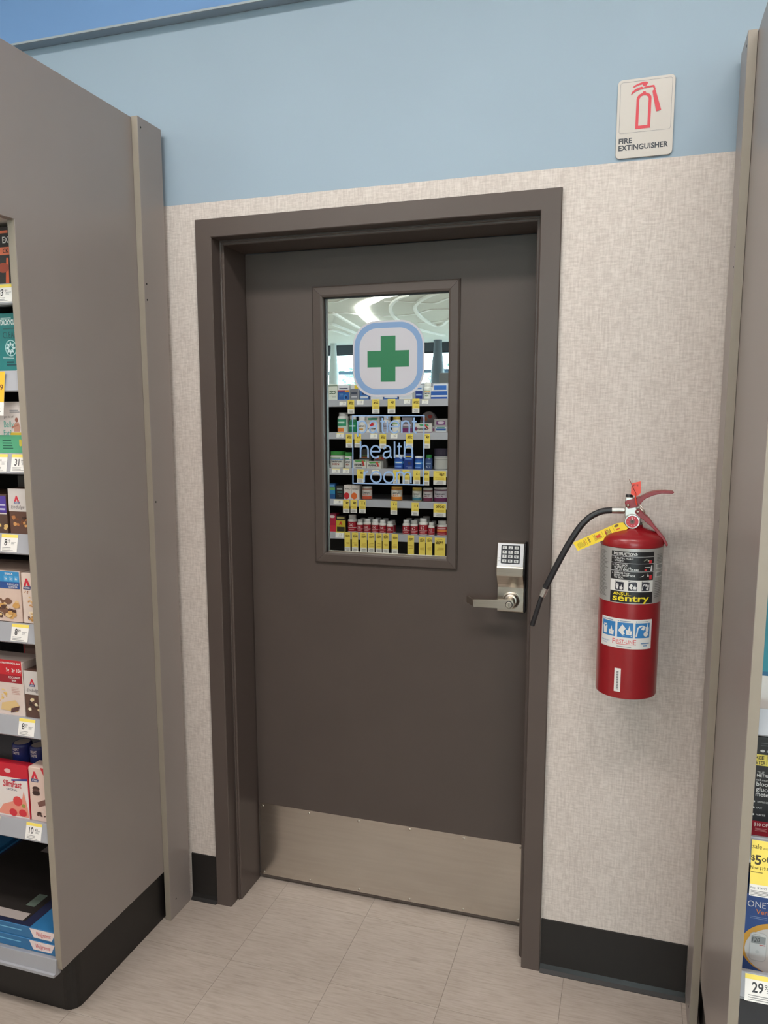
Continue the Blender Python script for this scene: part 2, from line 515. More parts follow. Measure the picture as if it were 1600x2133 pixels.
# thin weather bead running along the stop
bd = MB()
bs = 0.0562
bd.tube([(bs, 0.032, 0), (bs, 0.032, H - bs)], 0.0022, M_FRAME, 8)
bd.tube([(bs, 0.032, H - bs), (W - bs, 0.032, H - bs)], 0.0022, M_FRAME, 8)
bd.tube([(W - bs, 0.032, H - bs), (W - bs, 0.032, 0)], 0.0022, M_FRAME, 8)
bd.build('stop_bead', fr)
rb = MB().box(0.055, W - 0.055, 0.23, 0.25, 0, H, M_BLACK)

# ------------------------------------------------------------------ door
door = empty('door_1', (0.5, DOORY, 0)); tag(door, 'dark taupe steel door with mirrored window and steel kick plate', 'door', kind='structure')
GX0, GX1, GZ0, GZ1 = 0.319, 0.700, 1.129, 1.889
dl = MB()
DX0, DX1, DZ0, DZ1 = 0.0665, W - 0.0665, 0.008, H - 0.0665
def door_slab(mb, m):
    y0, y1 = DOORY, DOORY + 0.044
    mb.box(DX0, GX0 - .004, y0, y1, DZ0, DZ1, m); mb.box(GX1 + .004, DX1, y0, y1, DZ0, DZ1, m)
    mb.box(GX0 - .004, GX1 + .004, y0, y1, DZ0, GZ0 - .004, m); mb.box(GX0 - .004, GX1 + .004, y0, y1, GZ1 + .004, DZ1, m)
door_slab(dl, M_DOOR)
leaf = dl.build('door_leaf', door)
# window trim: four mitred pieces
wt = empty('window_frame', (0.51, DOORY, 1.5)); wt.parent = door; wt.matrix_parent_inverse = door.matrix_basis.inverted()
ox0, ox1, oz0, oz1 = 0.284, 0.731, 1.096, 1.922
pr2 = [(0.1632, 0.0), (0.1575, 0.0015), (0.153, 0.006), (0.151, 0.029), (0.153, 0.035), (0.172, 0.035), (0.172, 0.03), (0.1632, 0.03)]
sx = (GX0 - ox0) / 0.035; 
def trimpt(y, s, c):
    k = s / 0.035
    x0 = ox0 + (GX0 - ox0) * k; x1 = ox1 + (GX1 - ox1) * k; z0 = oz0 + (GZ0 - oz0) * k; z1 = oz1 + (GZ1 - oz1) * k
    return [(x0, y, z0), (x0, y, z1), (x1, y, z1), (x1, y, z0)][c]
for side in range(4):
    mb = MB(); vv = []; ff = []; n = len(pr2)
    g = 0.0004
    for y, s in pr2:
        a = Vector(trimpt(y, s, side)); b = Vector(trimpt(y, s, (side + 1) % 4)); d = (b - a).normalized() * g
        vv += [a + d, b - d]
    for i in range(n):
        j = (i + 1) % n
        ff.append((2 * i, 2 * i + 1, 2 * j + 1, 2 * j))
    ff.append(tuple(2 * i for i in range(n))[::-1]); ff.append(tuple(2 * i + 1 for i in range(n)))
    mb.add(vv, ff, M_DOOR)
    o = mb.build('mitred_moulding', wt)
    b_ = bmesh.new(); b_.from_mesh(o.data); bmesh.ops.recalc_face_normals(b_, faces=b_.faces[:]); b_.to_mesh(o.data); b_.free()
GLY = 0.175
pane = MB().box(GX0 - 0.003, GX1 + 0.003, GLY, GLY + 0.006, GZ0 - 0.003, GZ1 + 0.003, M_MIRROR).build('glass_pane', door)
tag(pane, 'mirrored window glass')
# dark glazing bead by the glass
gb = MB()
for r in ((GX0, GX0 + .004, GZ0, GZ1), (GX1 - .003, GX1, GZ0, GZ1), (GX0, GX1, GZ1 - .003, GZ1)):
    gb.box(r[0], r[1], GLY - 0.004, GLY - 0.0005, r[2], r[3], M_BLACKP)
gb.box(GX0, GX1, GLY - 0.004, GLY - 0.0005, GZ0, GZ0 + .004, M_STEEL)
gb.build('glazing_bead', door)

# cross sticker
C1, C2 = (0.515, 1.7085), 0.109
ST_W = (184, 182, 188); ST_B = (116, 146, 184)
a = Art()
a.rrect(-C2, -C2, C2, C2, 0.072, ST_W, 14)
a.rrect(-C2 + .005, -C2 + .006, C2 - .005, C2 - .005, 0.069, ST_B, 14)
a.rrect(-C2 + .021, -C2 + .022, C2 - .021, C2 - .021, 0.055, ST_W, 14)
a.poly([(-.0225, -.0655), (.0225, -.0655), (.0225, -.0235), (.0635, -.0235), (.0635, .0235), (.0225, .0235), (.0225, .0655), (-.0225, .0655), (-.0225, .0235), (-.0635, .0235), (-.0635, -.0235), (-.0225, -.0235)], (22, 108, 66))
o = a.build('cross_sticker', front(C1[0], GLY - 0.0003, C1[1]), door); tag(o, 'white and blue rounded sticker with a green cross')
LB = (132, 162, 200)
a = Art()
a.frame(0, 0, 0.224, 0.205, 0.0034, LB)
a.light_text('patient', 0.0175, 0.1535, 0.047, 0.182, LB, 0.0048)
a.light_text('health', 0.0265, 0.079, 0.049, 0.161, LB, 0.0048)
a.light_text('room', 0.0375, 0.0055, 0.045, 0.146, LB, 0.0048)
o = a.build('room_lettering', front(0.402, GLY - 0.0003, 1.341), door); tag(o, 'pale blue vinyl lettering in a thin outline')

# kick plate and its screws
kp = MB().box(0.072, 0.944, DOORY - 0.0016, DOORY - 0.0002, 0.017, 0.271, M_KICK).build('kick_plate', door)
tag(kp, 'brushed stainless steel kick plate')
sm = None
for sxp in (0.082, 0.2485, 0.42, 0.59, 0.762, 0.934):
    for szp in (0.026, 0.262):
        if sm is None:
            o = MB().lathe([(0.0, -0.0022), (0.0018, -0.002), (0.0036, -0.0008), (0.0038, 0.0)], (0, 0, 0), M_SCREW, 10, 'y').build('screw', kp); sm = o.data
        else:
            o = bpy.data.objects.new('screw', sm); COL.objects.link(o); o.parent = kp; o.matrix_parent_inverse = kp.matrix_basis.inverted()
        o.location = (sxp, DOORY - 0.0016, szp)

# keypad lock
lk = empty('keypad_lock', (0.89, DOORY, 1.08)); lk.parent = door; lk.matrix_parent_inverse = door.matrix_basis.inverted()
lx0, lx1 = 0.8535, 0.9285
Y0 = DOORY
pf = [(Y0, 0.987), (Y0 - .021, 0.987), (Y0 - .024, 0.990), (Y0 - .024, 1.060), (Y0 - .028, 1.068), (Y0 - .044, 1.090), (Y0 - .049, 1.097),
      (Y0 - .050, 1.120), (Y0 - .048, 1.1235), (Y0 - .036, 1.1875), (Y0 - .033, 1.190), (Y0, 1.190)]
shell = MB().prism(pf, lambda a_, b_, d: (d, a_, b_), lx0, lx1, M_STEEL, 0.0012, 2).build('housing', lk)
MB().prism([(y + 0.001 if y < Y0 else y, z) for y, z in pf], lambda a_, b_, d: (d, a_, b_), lx1 + 0.0002, lx1 + 0.004, M_BLACKP, 0.0008, 1).build('black_side', lk)  # black strip along the right side of the housing
# keypad face (tilted)
A0 = Vector((0.891, Y0 - .0482, 1.1235)); A1 = Vector((0.891, Y0 - .036, 1.1875))
Vd = (A1 - A0).normalized(); Nd = Vd.cross(Vector((1, 0, 0))).normalized()
if Nd.y > 0: Nd = -Nd
def kmap(u, v, e):
    return A0 + Vector((u, 0, 0)) + Vd * v + Nd * (e + 0.0004)
a = Art(); a.rect(-0.036, 0.001, 0.036, 0.0655, (226, 226, 228)); a.rrect(-0.0265, 0.0085, 0.0265, 0.0605, 0.003, (30, 32, 40))
a.ell(-0.0315, 0.0235, .0009, .0009, BLK, 10); a.ell(-0.0315, 0.0155, .0009, .0009, BLK, 10)
o = a.build('keypad', kmap, lk); tag(o, 'white and black keypad face')
for i, ch in enumerate('123456789*0#'):
    ku = (i % 3 - 1) * 0.0165; kv = 0.0535 - (i // 3) * 0.0125
    kb = MB()
    P = [kmap(ku + du, kv + dv, dd) for dd in (0.0006, 0.0018) for du, dv in ((-.0058, -.0042), (.0058, -.0042), (.0058, .0042), (-.0058, .0042))]
    kb.add(P, [(4, 5, 6, 7), (0, 1, 5, 4), (1, 2, 6, 5), (2, 3, 7, 6), (3, 0, 4, 7)], ink((206, 206, 204)))
    ar = Art().text(ch, 0, -0.0026 if ch != '*' else -0.0042, 0.0054, (40, 40, 46), al='C', asp=1.35, bold=0.015)
    ar.build('', lambda u, v, e: kmap(ku + u, kv + v, 0.0018 + e), None, mb=kb)
    kb.build('key', lk)
RC = (0.893, Y0 - .024, 1.0225)
MB().lathe([(0.0245, 0.0), (0.0245, -0.004), (0.0215, -0.0055), (0.0205, -0.009), (0.018, -0.011), (0.0165, -0.012)], RC, M_STEEL, 32, 'y').build('rose', lk)
MB().lathe([(0.0135, -0.010), (0.0125, -0.040), (0.0125, -0.049)], RC, M_STEEL, 28, 'y').build('lever_neck', lk)
pts = [(0.9085, 1.0225)]
for k in range(1, 12):
    w_ = PI / 2 - PI * k / 12
    pts.append((0.8945 + 0.0135 * math.cos(w_), 1.0225 + 0.0135 * math.sin(w_)))
pts = sorted(set(pts), key=lambda p: -p[1])
lev = pts + [(0.878, 1.0105), (0.797, 1.0095), (0.795, 1.0115), (0.793, 1.0285), (0.795, 1.0305), (0.886, 1.0355)]
lv = MB().prism(lev, lambda a_, b_, d: (a_, d, b_), Y0 - .082, Y0 - .070, M_STEEL, 0.0012, 2)
lv.prism([(0.795, Y0 - .081), (0.795, Y0 - .070), (0.772, Y0 - .034), (0.766, Y0 - .036)], lambda a_, b_, d: (a_, b_, d), 1.0100, 1.0300, M_STEEL, 0.0012, 2)
lv.build('lever', lk)
MB().lathe([(0.0085, 0.0), (0.0085, -0.0035), (0.0068, -0.0042), (0.0066, -0.0015), (0.0, -0.0015)], (0.8955, Y0 - .082, 1.0225), M_SCREW, 24, 'y').lathe([(.0102, -.0001), (.0102, -.0005), (.0085, -.0005)], (0.8955, Y0 - .082, 1.0225), M_BLACKP, 24, 'y').box(0.8949, 0.8961, Y0 - .0845, Y0 - .083, 1.018, 1.027, M_BLACKP).build('keyhole', lk)

# ------------------------------------------------------------------ store shell
bkw = MB().box(0.04, W - 0.04, 0.215, 0.24, 0, H, M_BLACK)
struct('wall_behind_door', bkw, 'dark closure behind the door', 'wall')
struct('ceiling', MB().box(XL, XR, YF, 0.2, CEIL, CEIL + 0.1, M_CEIL), 'pale grey store ceiling with curved panel edges, mirrored in the door glass', 'ceiling')
struct('wall_left', MB().box(XL - .1, XL, YF, 0.2, 0, CEIL, M_WHITE), 'white side wall of the store', 'wall')
struct('wall_right', MB().box(XR, XR + .1, YF, 0.2, 0, CEIL, M_WHITE), 'white side wall of the store on the right', 'wall')
fwm = MB()
WZ0, WZ1 = 0.75, 3.105
fwm.box(XL, XR, YF - .15, YF, 0, WZ0, M_WHITE).box(XL, XR, YF - .15, YF, WZ1, CEIL, M_HEAD)
fwm.box(XL, -6.9, YF - .15, YF, WZ0, WZ1, M_WHITE).box(6.9, XR, YF - .15, YF, WZ0, WZ1, M_WHITE)
struct('wall_front', fwm, 'far shop front wall with dark band over the windows, mirrored in the glass', 'wall')
nw = 6
for i in range(nw):
    x0 = -6.9 + 13.8 * i / nw; x1 = x0 + 13.8 / nw
    wnd = empty('window_%d' % (i + 1), ((x0 + x1) / 2, YF - .08, WZ0)); tag(wnd, 'tall bright shop front window, %s from the left as seen in the mirror' % ['first', 'second', 'third', 'fourth', 'fifth', 'sixth'][i], 'window', kind='structure')
    MB().box(x0 + .03, x1 - .03, YF - .085, YF - .075, WZ0 + .04, WZ1 - .04, M_PANE).build('pane', wnd)
    q = MB()
    q.box(x0, x0 + .03, YF - .12, YF - .03, WZ0, WZ1, M_HEAD).box(x1 - .03, x1, YF - .12, YF - .03, WZ0, WZ1, M_HEAD)
    q.box(x0 + .03, x1 - .03, YF - .12, YF - .03, WZ0, WZ0 + .04, M_HEAD).box(x0 + .03, x1 - .03, YF - .12, YF - .03, WZ1 - .04, WZ1, M_HEAD)
    q.box(x0 + .03, x1 - .03, YF - .11, YF - .04, 2.62, 2.70, mat('blue_grey_mullion', (120, 150, 178), 0.5))
    q.build('window_frame', wnd)
# ground outside
struct('floor_outside', MB().box(-22, 22, -34, YF - .15, -0.2, -0.05, M_ASPH), 'pale paved ground outside the shop windows', 'ground')
# trees outside
for k, (tx, ty, th) in enumerate([(-7.9, -24.0, 3.5), (-0.6, -24.0, 3.7), (-4.3, -24.5, 3.6), (-11.4, -25, 3.6)]):
    t = empty('tree', (tx, ty, -0.05))
    tag(t, ['leafy tree outside seen beside the pale column in the mirror', 'leafy tree outside right of the dark column in the mirror', 'leafy tree outside behind the cross sticker', 'leafy tree at the far left outside the shop window'][k], 'tree', 'trees outside the shop window')
    MB().tube([(tx, ty, -0.05), (tx + .05, ty, 1.0), (tx, ty + .05, 2.2)], [0.13, 0.1, 0.07], M_BARK, 8).build('trunk', t)
    q = MB(); rr = random.Random(k + 3)
    for i in range(700):
        d = Vector((rr.gauss(0, 1), rr.gauss(0, 1), rr.gauss(0, 1))).normalized() * rr.uniform(0.55, 1) ** 0.5
        c = Vector((tx + d.x * 1.7, ty + d.y * 1.5, th * 0.58 + d.z * th * 0.42))
        u = Vector((rr.gauss(0, 1), rr.gauss(0, 1), rr.gauss(0, 1))).normalized(); w_ = u.orthogonal().normalized(); s = rr.uniform(.07, .14)
        q.add([c - u * s * 1.6, c + w_ * s * .6, c + u * s * 1.6, c - w_ * s * .6], [(0, 1, 2, 3)], M_LEAF)
    o = q.build('foliage', t); o['kind'] = 'stuff'

# tapered columns in front of the far windows
def column(x, y, m, label, k=1.0):
    prf = [(0.135 * k, 0), (0.135 * k, 1.6), (0.132 * k, 2.2), (0.12 * k, 2.6), (0.098 * k, 2.85), (0.078 * k, 3.05), (0.07 * k, 3.2), (0.075 * k, CEIL)]
    c = empty('column', (x, y, 0)); tag(c, label, 'column', 'tapered columns by the shop windows')
    MB().lathe(prf, (x, y, 0), m, 28).build('shaft', c)
    MB().lathe([(0.17 * k, 0), (0.17 * k, 0.1), (0.14 * k, 0.12)], (x, y, 0), M_HEAD, 28).build('base_ring', c)
column(-5.46, -14.9, mat('lit_column', (214, 226, 228), 0.5, var=0.03, scale=3), 'pale tapered column by the window at the left of the mirror', .95)  # the light on this column is put into its paler colour
column(-2.98, -14.9, mat('grey_column', (104, 116, 128), 0.5, var=0.03, scale=3), 'dark grey tapered column by the window at the right of the mirror', 1.25)

# curved ceiling edges: thin ribbons standing down from the ceiling, coloured whiter for the window light
def ribbon(pts, w, h, label, name='ceiling_edge', m=None, emit=False):
    P = catmull([(x, y, 0) for x, y in pts], 8)
    mb = MB(); vs_ = []; fs_ = []
    for i, p in enumerate(P):
        t = (P[min(i + 1, len(P) - 1)] - P[max(i - 1, 0)]).normalized(); nrm = Vector((-t.y, t.x, 0))
        for s, z in ((-1, CEIL - .0005), (-1, CEIL - h), (1, CEIL - h), (1, CEIL - .0005)):
            q = p + nrm * s * w / 2; vs_.append((q.x, q.y, z))
    for i in range(len(P) - 1):
        for k in range(3):
            fs_.append((4 * i + k, 4 * i + k + 1, 4 * i + k + 5, 4 * i + k + 4))
    mb.add(vs_, fs_, m or M_CEILEDGE)
    o = mb.build(name); return tag(o, label, 'ceiling trim' if not emit else 'light', 'curved ceiling edges' if not emit else None)
R = ribbon
R([(-1.85, -8.56), (-2.04, -8.75), (-2.29, -9.17), (-2.51, -9.75), (-2.67, -10.36), (-2.8, -11.09), (-2.9, -12.0)], .05, .03, 'white ceiling curve right of the glowing light strip')
R([(-1.2, -8.2), (-1.53, -8.6), (-1.76, -8.94), (-1.98, -9.38), (-2.13, -9.82), (-2.27, -10.56), (-2.36, -11.41), (-2.37, -12.01), (-2.31, -12.15), (-2.18, -12.0), (-1.95, -11.41), (-1.6, -10.9)], .055, .035, 'white looping ceiling curve at the right of the mirror')
R([(-2.41, -9.1), (-2.13, -9.2), (-1.75, -9.51), (-1.42, -9.1), (-1.0, -8.9)], .05, .012, 'faint ceiling seam crossing behind the top of the loop')
R([(-2.91, -10.67), (-2.65, -10.69), (-2.3, -10.55), (-1.95, -10.17), (-1.68, -10.23), (-1.2, -10.3)], .06, .012, 'faint ceiling seam crossing the middle of the loop')
R([(-3.95, -10.3), (-3.72, -10.07), (-3.61, -9.98), (-3.57, -10.06), (-3.67, -10.76), (-3.82, -11.89), (-3.9, -12.6)], .045, .035, 'white ceiling curve descending at the left of the mirror')
R([(-4.5, -11.5), (-4.21, -11.32), (-4.11, -11.39), (-4.14, -11.9), (-4.19, -12.68), (-4.25, -13.4)], .05, .035, 'second white ceiling curve at the left of the mirror, lower one')
R([(-3.5, -9.0), (-3.24, -8.88), (-3.11, -8.92), (-2.79, -8.6)], .04, .012, 'faint ceiling curve in the top left corner of the mirror')
R([(-4.8, -12.4), (-4.58, -12.27), (-4.45, -12.32), (-4.48, -13.25)], .06, .03, 'third white ceiling curve at the left, nearest the window')
R([(-3.54, -10.04), (-3.39, -10.12), (-3.27, -10.32), (-2.95, -10.6)], .05, .012, 'faint ceiling seam left of the glowing light strip')
R([(-2.9, -12.2), (-2.81, -12.78), (-2.74, -13.3), (-2.6, -13.9)], .06, .03, 'short white ceiling curve above the dark column')
R([(-2.6, -11.78), (-2.3, -11.73), (-1.98, -11.54)], .06, .012, 'faint ceiling seam below the looping curve')
# curved light strip
out_ = [(-1.7, -8.25), (-2.22, -8.55), (-2.5, -8.75), (-2.79, -9.11), (-3.03, -9.58), (-3.18, -10.07), (-3.28, -10.55), (-3.39, -11.14), (-3.55, -12.0)]
in_ = [(-1.72, -8.35), (-2.23, -8.62), (-2.45, -8.93), (-2.69, -9.25), (-2.85, -9.64), (-2.97, -10.07), (-3.07, -10.55), (-3.17, -11.07), (-3.33, -12.0)]
PO = catmull([(x, y, 0) for x, y in out_], 6); PI_ = catmull([(x, y, 0) for x, y in in_], 6)
mb = MB(); vs_ = []; fs_ = []
for a_, b_ in zip(PO, PI_):
    vs_ += [(a_.x, a_.y, CEIL - .001), (a_.x, a_.y, CEIL - .03), (b_.x, b_.y, CEIL - .03), (b_.x, b_.y, CEIL - .001)]
for i in range(len(PO) - 1):
    for k in range(3): fs_.append((4 * i + k, 4 * i + k + 1, 4 * i + k + 5, 4 * i + k + 4))
mb.add(vs_, fs_, mat('glowing_diffuser', (255, 250, 244), 0.4, var=0, emit=6.0))
tag(mb.build('light_strip'), 'thick glowing S-curved ceiling light mirrored above the cross sticker', 'light')
LAMP_AT = ['added over the door near the left wall shelving', 'added over the end of the right wall shelving', 'over the aisle in front of the right wall shelving', 'over the aisle in front of the door',
           'over the aisle far to the left', 'beyond the island, right of its middle', 'beyond the island, left of its middle', 'beyond the island at far right', 'beyond the island at far left',
           'nearest the shop windows on the right', 'nearest the shop windows on the left']
# ceiling light fixtures around the lamps
for i, (x, y, sx_, sy_, w_) in enumerate(LAMPS):
    fx = empty('ceiling_light', (x, y, CEIL))
    tag(fx, 'white framed rectangular ceiling light, %s' % LAMP_AT[i], 'light', 'rectangular ceiling lights')
    q = MB(); z0, z1 = CEIL - .05, CEIL - .0005; t = .03
    q.box(x - sx_ / 2 - t, x - sx_ / 2, y - sy_ / 2 - t, y + sy_ / 2 + t, z0, z1, M_WHITE).box(x + sx_ / 2, x + sx_ / 2 + t, y - sy_ / 2 - t, y + sy_ / 2 + t, z0, z1, M_WHITE)
    q.box(x - sx_ / 2, x + sx_ / 2, y - sy_ / 2 - t, y - sy_ / 2, z0, z1, M_WHITE).box(x - sx_ / 2, x + sx_ / 2, y + sy_ / 2, y + sy_ / 2 + t, z0, z1, M_WHITE)
    q.build('frame', fx)

# ================================================================== FIRE EXTINGUISHER SIGN
SX0, SX1, SZ0, SZ1 = 1.1365, 1.2635, 2.145, 2.320
sg = empty('fire_extinguisher_sign', (1.2, 0, 2.145)); tag(sg, 'white wall sign with red extinguisher symbol and black lettering', 'sign')
pl = Art().rrect(0, 0, SX1 - SX0, SZ1 - SZ0, 0.010, WHT, 6).L[0][0]
MB().prism(pl, lambda a_, b_, d: (SX0 + a_, d, SZ0 + b_), -0.0050, -0.0002, mat('ivory_acrylic', (190, 183, 175), 0.3, var=0.01), 0.0008, 2).build('plate', sg)
w_, h_ = SX1 - SX0, SZ1 - SZ0
S = lambda s, t: (s * w_, (1 - t) * h_)
RD = (196, 46, 60); GR = (44, 48, 56)
a = Art()
def roundframe(a, u0, v0, u1, v1, r, t, c):
    o_ = Art().rrect(u0, v0, u1, v1, r, c, 5).L[0][0]; i_ = Art().rrect(u0 + t, v0 + t, u1 - t, v1 - t, r - t, c, 5).L[0][0]
    n_ = len(o_); a.L.append((o_ + i_, [(k, (k + 1) % n_, n_ + (k + 1) % n_, n_ + k) for k in range(n_)], c))
roundframe(a, .006, .056, w_ - .006, h_ - .006, .005, .0007, (120, 122, 124))
cyo = [S(.334, .64), S(.595, .64), S(.60, .265)] + [S(.469 + .131 * math.cos(q), .265 - .075 * math.sin(q)) for q in [PI * k / 10 for k in range(1, 10)]] + [S(.338, .265)]
cyi = [S(.385, .60), S(.545, .60), S(.55, .275)] + [S(.469 + .081 * math.cos(q), .275 - .052 * math.sin(q)) for q in [PI * k / 10 for k in range(1, 10)]] + [S(.388, .275)]
n_ = len(cyo); a.L.append((cyo + cyi, [(k, (k + 1) % n_, n_ + (k + 1) % n_, n_ + k) for k in range(n_)], RD))
a.poly([S(.43, .205), S(.445, .175), S(.49, .172), S(.505, .205)], RD)
a.poly([S(.262, .104), S(.30, .085), S(.36, .068), S(.445, .052), S(.50, .055), S(.53, .068), S(.52, .085), S(.50, .105), S(.455, .108), S(.44, .098), S(.44, .083), S(.36, .092), S(.29, .112)], RD)
a.poly([S(.235, .20), S(.255, .165), S(.32, .13), S(.42, .112), S(.455, .128), S(.45, .145), S(.40, .146), S(.33, .16), S(.27, .185), S(.245, .203)], RD)
a.poly([S(.455, .125), S(.49, .113), S(.625, .108), S(.64, .112), S(.665, .165), S(.645, .172), S(.615, .13), S(.49, .135), S(.47, .14)], RD)
a.poly([S(.61, .185), S(.622, .172), S(.655, .170), S(.668, .182), S(.775, .43), S(.69, .445)], RD)
a.text('FIRE', .0063, .0335, .0112, GR, w=.0305, bold=.03)
a.text('EXTINGUISHER', .0063, .0180, .0112, GR, w=.111, bold=.03)
a.build('sign_print', front(SX0, -0.0050, SZ0), sg)

# ================================================================== FIRE EXTINGUISHER
ex = empty('fire_extinguisher', (1.212, -0.10, 0.872)); tag(ex, 'red fire extinguisher with black hose hung beside the door frame', 'fire extinguisher')
EC = (1.212, -0.100); ER = 0.0715
body = MB().lathe([(0.0, 0.885), (0.055, 0.883), (0.062, 0.876), (0.067, 0.871), (0.0705, 0.873), (ER, 0.878), (ER, 1.2365)], (*EC, 0), M_RED, 64).build('cylinder', ex)
MB().lathe([(ER, 1.2355), (0.0728, 1.2365), (0.0732, 1.242), (0.0722, 1.2515), (0.068, 1.258), (0.055, 1.2665), (0.038, 1.2735), (0.026, 1.2775), (0.0235, 1.2805), (0.0235, 1.284)], (*EC, 0), M_RED, 64).build('domed_cap', ex)
MB().lathe([(0.0215, 1.283), (0.0215, 1.289), (0.018, 1.291), (0.017, 1.297)], (*EC, 0), M_ZINC, 32).build('valve_collar', ex)
FA = -PI / 2
# main label
a = Art(du=0.004)
a.rect(-0.112, 0, 0.112, 0.1305, M_SILVER)
a.lines(-0.098, 0.012, -0.056, 0.122, 34, (120, 118, 114), .5, 3)
a.lines(0.066, 0.09, 0.098, 0.118, 8, (120, 118, 114), .5, 4)
for v0 in (0.062, 0.081):
    a.rect(.062, v0, .094, v0 + .013, (214, 212, 208))
    for k in range(12): a.rect(.066 + k * .0022, v0 + .002, .066 + k * .0022 + (.0014 if k % 3 else .0008), v0 + .011, BLK)
a.lines(0.062, 0.014, 0.098, 0.055, 10, (120, 118, 114), .4, 9)
DK = (26, 26, 28)
a.rect(-.047, .057, .055, .1235, DK); a.rect(-.047, .029, .055, .056, (216, 214, 210)); a.rect(-.047, .002, .055, .029, DK)
for v0 in (.1115, .0955, .0765): a.rect(-.047, v0, .055, v0 + .0009, (200, 200, 200))
LW = (216, 216, 214)
a.text('INSTRUCTIONS:', -.041, .1143, .0066, LW, w=.055, bold=.02)
for i, (ttl, v0) in enumerate([('1. PULL PIN. HOLD', .1052), ('UPRIGHT.', .0995), ('2. START BACK', .0893), ('10 FEET (3 m).', .0840), ('AIM AT BASE OF FIRE.', .0787), ('3. DEPRESS PUSH', .0702), ('LEVER, SWEEP SIDE', .0648), ('TO SIDE.', .0595)]):
    ind = -.044 if ttl[0] in '123' and ttl[1] == '.' else -.0385
    a.text(ttl, ind, v0, .0040, LW, w=len(ttl) * .00285, bold=.012)
a.poly([(.028, .102), (.034, .107), (.042, .105), (.042, .101)], (150, 158, 140)); a.rect(.042, .097, .049, .104, (196, 44, 52))
a.rect(.031, .087, .046, .0882, LW); a.poly([(.046, .079), (.048, .092), (.051, .092), (.052, .079)], LW); a.rect(.031, .079, .037, .084, (190, 60, 60))
a.rect(.044, .0585, .051, .069, (196, 44, 52)); a.poly([(.020, .064), (.03, .069), (.034, .074), (.028, .066)], LW); a.poly([(.038, .066), (.040, .074), (.043, .066)], LW)
def picto(a, u, v, s, bg, fg, kind):
    a.rect(u, v, u + s, v + s, bg)
    k = s
    fl = lambda x0, y0, w0: a.poly([(u + x0 * k, v + y0 * k), (u + (x0 + w0) * k, v + y0 * k), (u + (x0 + w0 * 1.1) * k, v + (y0 + .3) * k), (u + (x0 + w0 * .8) * k, v + (y0 + .25) * k), (u + (x0 + w0 * .55) * k, v + (y0 + .62) * k), (u + (x0 + w0 * .3) * k, v + (y0 + .3) * k), (u + (x0 - .02) * k, v + (y0 + .35) * k)], fg)
    P = lambda L: a.poly([(u + x * k, v + y * k) for x, y in L], fg)
    if kind == 0:
        P([(.12, .12), (.36, .12), (.42, .62), (.06, .62)]); P([(.10, .66), (.40, .66), (.36, .80), (.26, .74), (.16, .82)]); fl(.55, .1, .33)
    elif kind == 1:
        P([(.06, .45), (.32, .88), (.55, .62), (.40, .42), (.50, .26), (.34, .16)]); fl(.58, .2, .33); P([(.30, .08), (.92, .08), (.92, .15), (.45, .14)])
    else:
        P([(.03, .10), (.12, .10), (.20, .62), (.34, .74), (.46, .78), (.46, .86), (.28, .84), (.12, .70)]); P([(.36, .58), (.52, .86), (.66, .74), (.56, .52)])
        P([(.72 + .17 * math.cos(q), .26 + .17 * math.sin(q)) for q in [2 * PI * j / 12 for j in range(12)]]); fl(.70, .42, .2)
for k, u0 in enumerate((-.034, -.004, .026)):
    picto(a, u0, .0315, .0195, (34, 36, 48), (214, 212, 210), k)
    a.rect(u0, .0522, u0 + .002, .0542, BLK); a.rect(u0 + .003, .0526, u0 + .017, .0536, (90, 90, 92))
a.text('ANSUL.', -.039, .0195, .0072, (226, 206, 40), w=.042, bold=.012)
a.text('sentry', -.040, .0062, .0150, (226, 206, 40), w=.086, bold=.02)
o = a.build('instruction_label', cyl(*EC, ER, FA, 1.1045), ex, rough=.4); tag(o, 'silver label with black instruction panel')
# service sticker
a = Art(du=0.004); SW = (214, 212, 208); SB = (48, 118, 176)
a.rect(-.071, 0, .058, .0715, SW)
for k in range(3):
    u0 = -.066 + k * .041
    picto(a, u0, .027, .036, SB, SW, k); a.rect(u0 + .001, .0650, u0 + .003, .0675, SB); a.rect(u0 + .005, .0655, u0 + .030, .0670, (96, 120, 150))
a.text('F', -.036, .010, .0125, (206, 66, 70), bold=.0); a.text('IRST-LIN', -.0275, .0125, .0090, (206, 66, 70), w=.038); a.text('E', .012, .010, .0125, (206, 66, 70))
a.rect(-.027, .0098, .011, .0112, (206, 96, 96))
a.text('FOR SERVICE', -.068, .0125, .0032, SB, w=.024); a.text('CALL', -.062, .0075, .0032, SB)
a.text('800-0000', .030, .0125, .0032, SB, w=.022) if False else a.rect(.030, .0125, .052, .0150, (96, 130, 170))
a.rect(.036, .007, .046, .0092, (96, 130, 170)); a.rect(-.025, .004, .008, .0055, (110, 120, 130))
o = a.build('service_sticker', cyl(*EC, ER, FA, 0.9960), ex); tag(o, 'white sticker with three blue fire pictograms')
a = Art(du=0.004); a.rect(-.0275, 0, -.0125, .0575, SW)
for k in range(22): a.rect(-.0225, .006 + k * .0021, -.0175, .006 + k * .0021 + (.0013 if k % 3 else .0007), (70, 72, 76))
a.build('barcode_sticker', cyl(*EC, ER, FA, 0.889), ex)
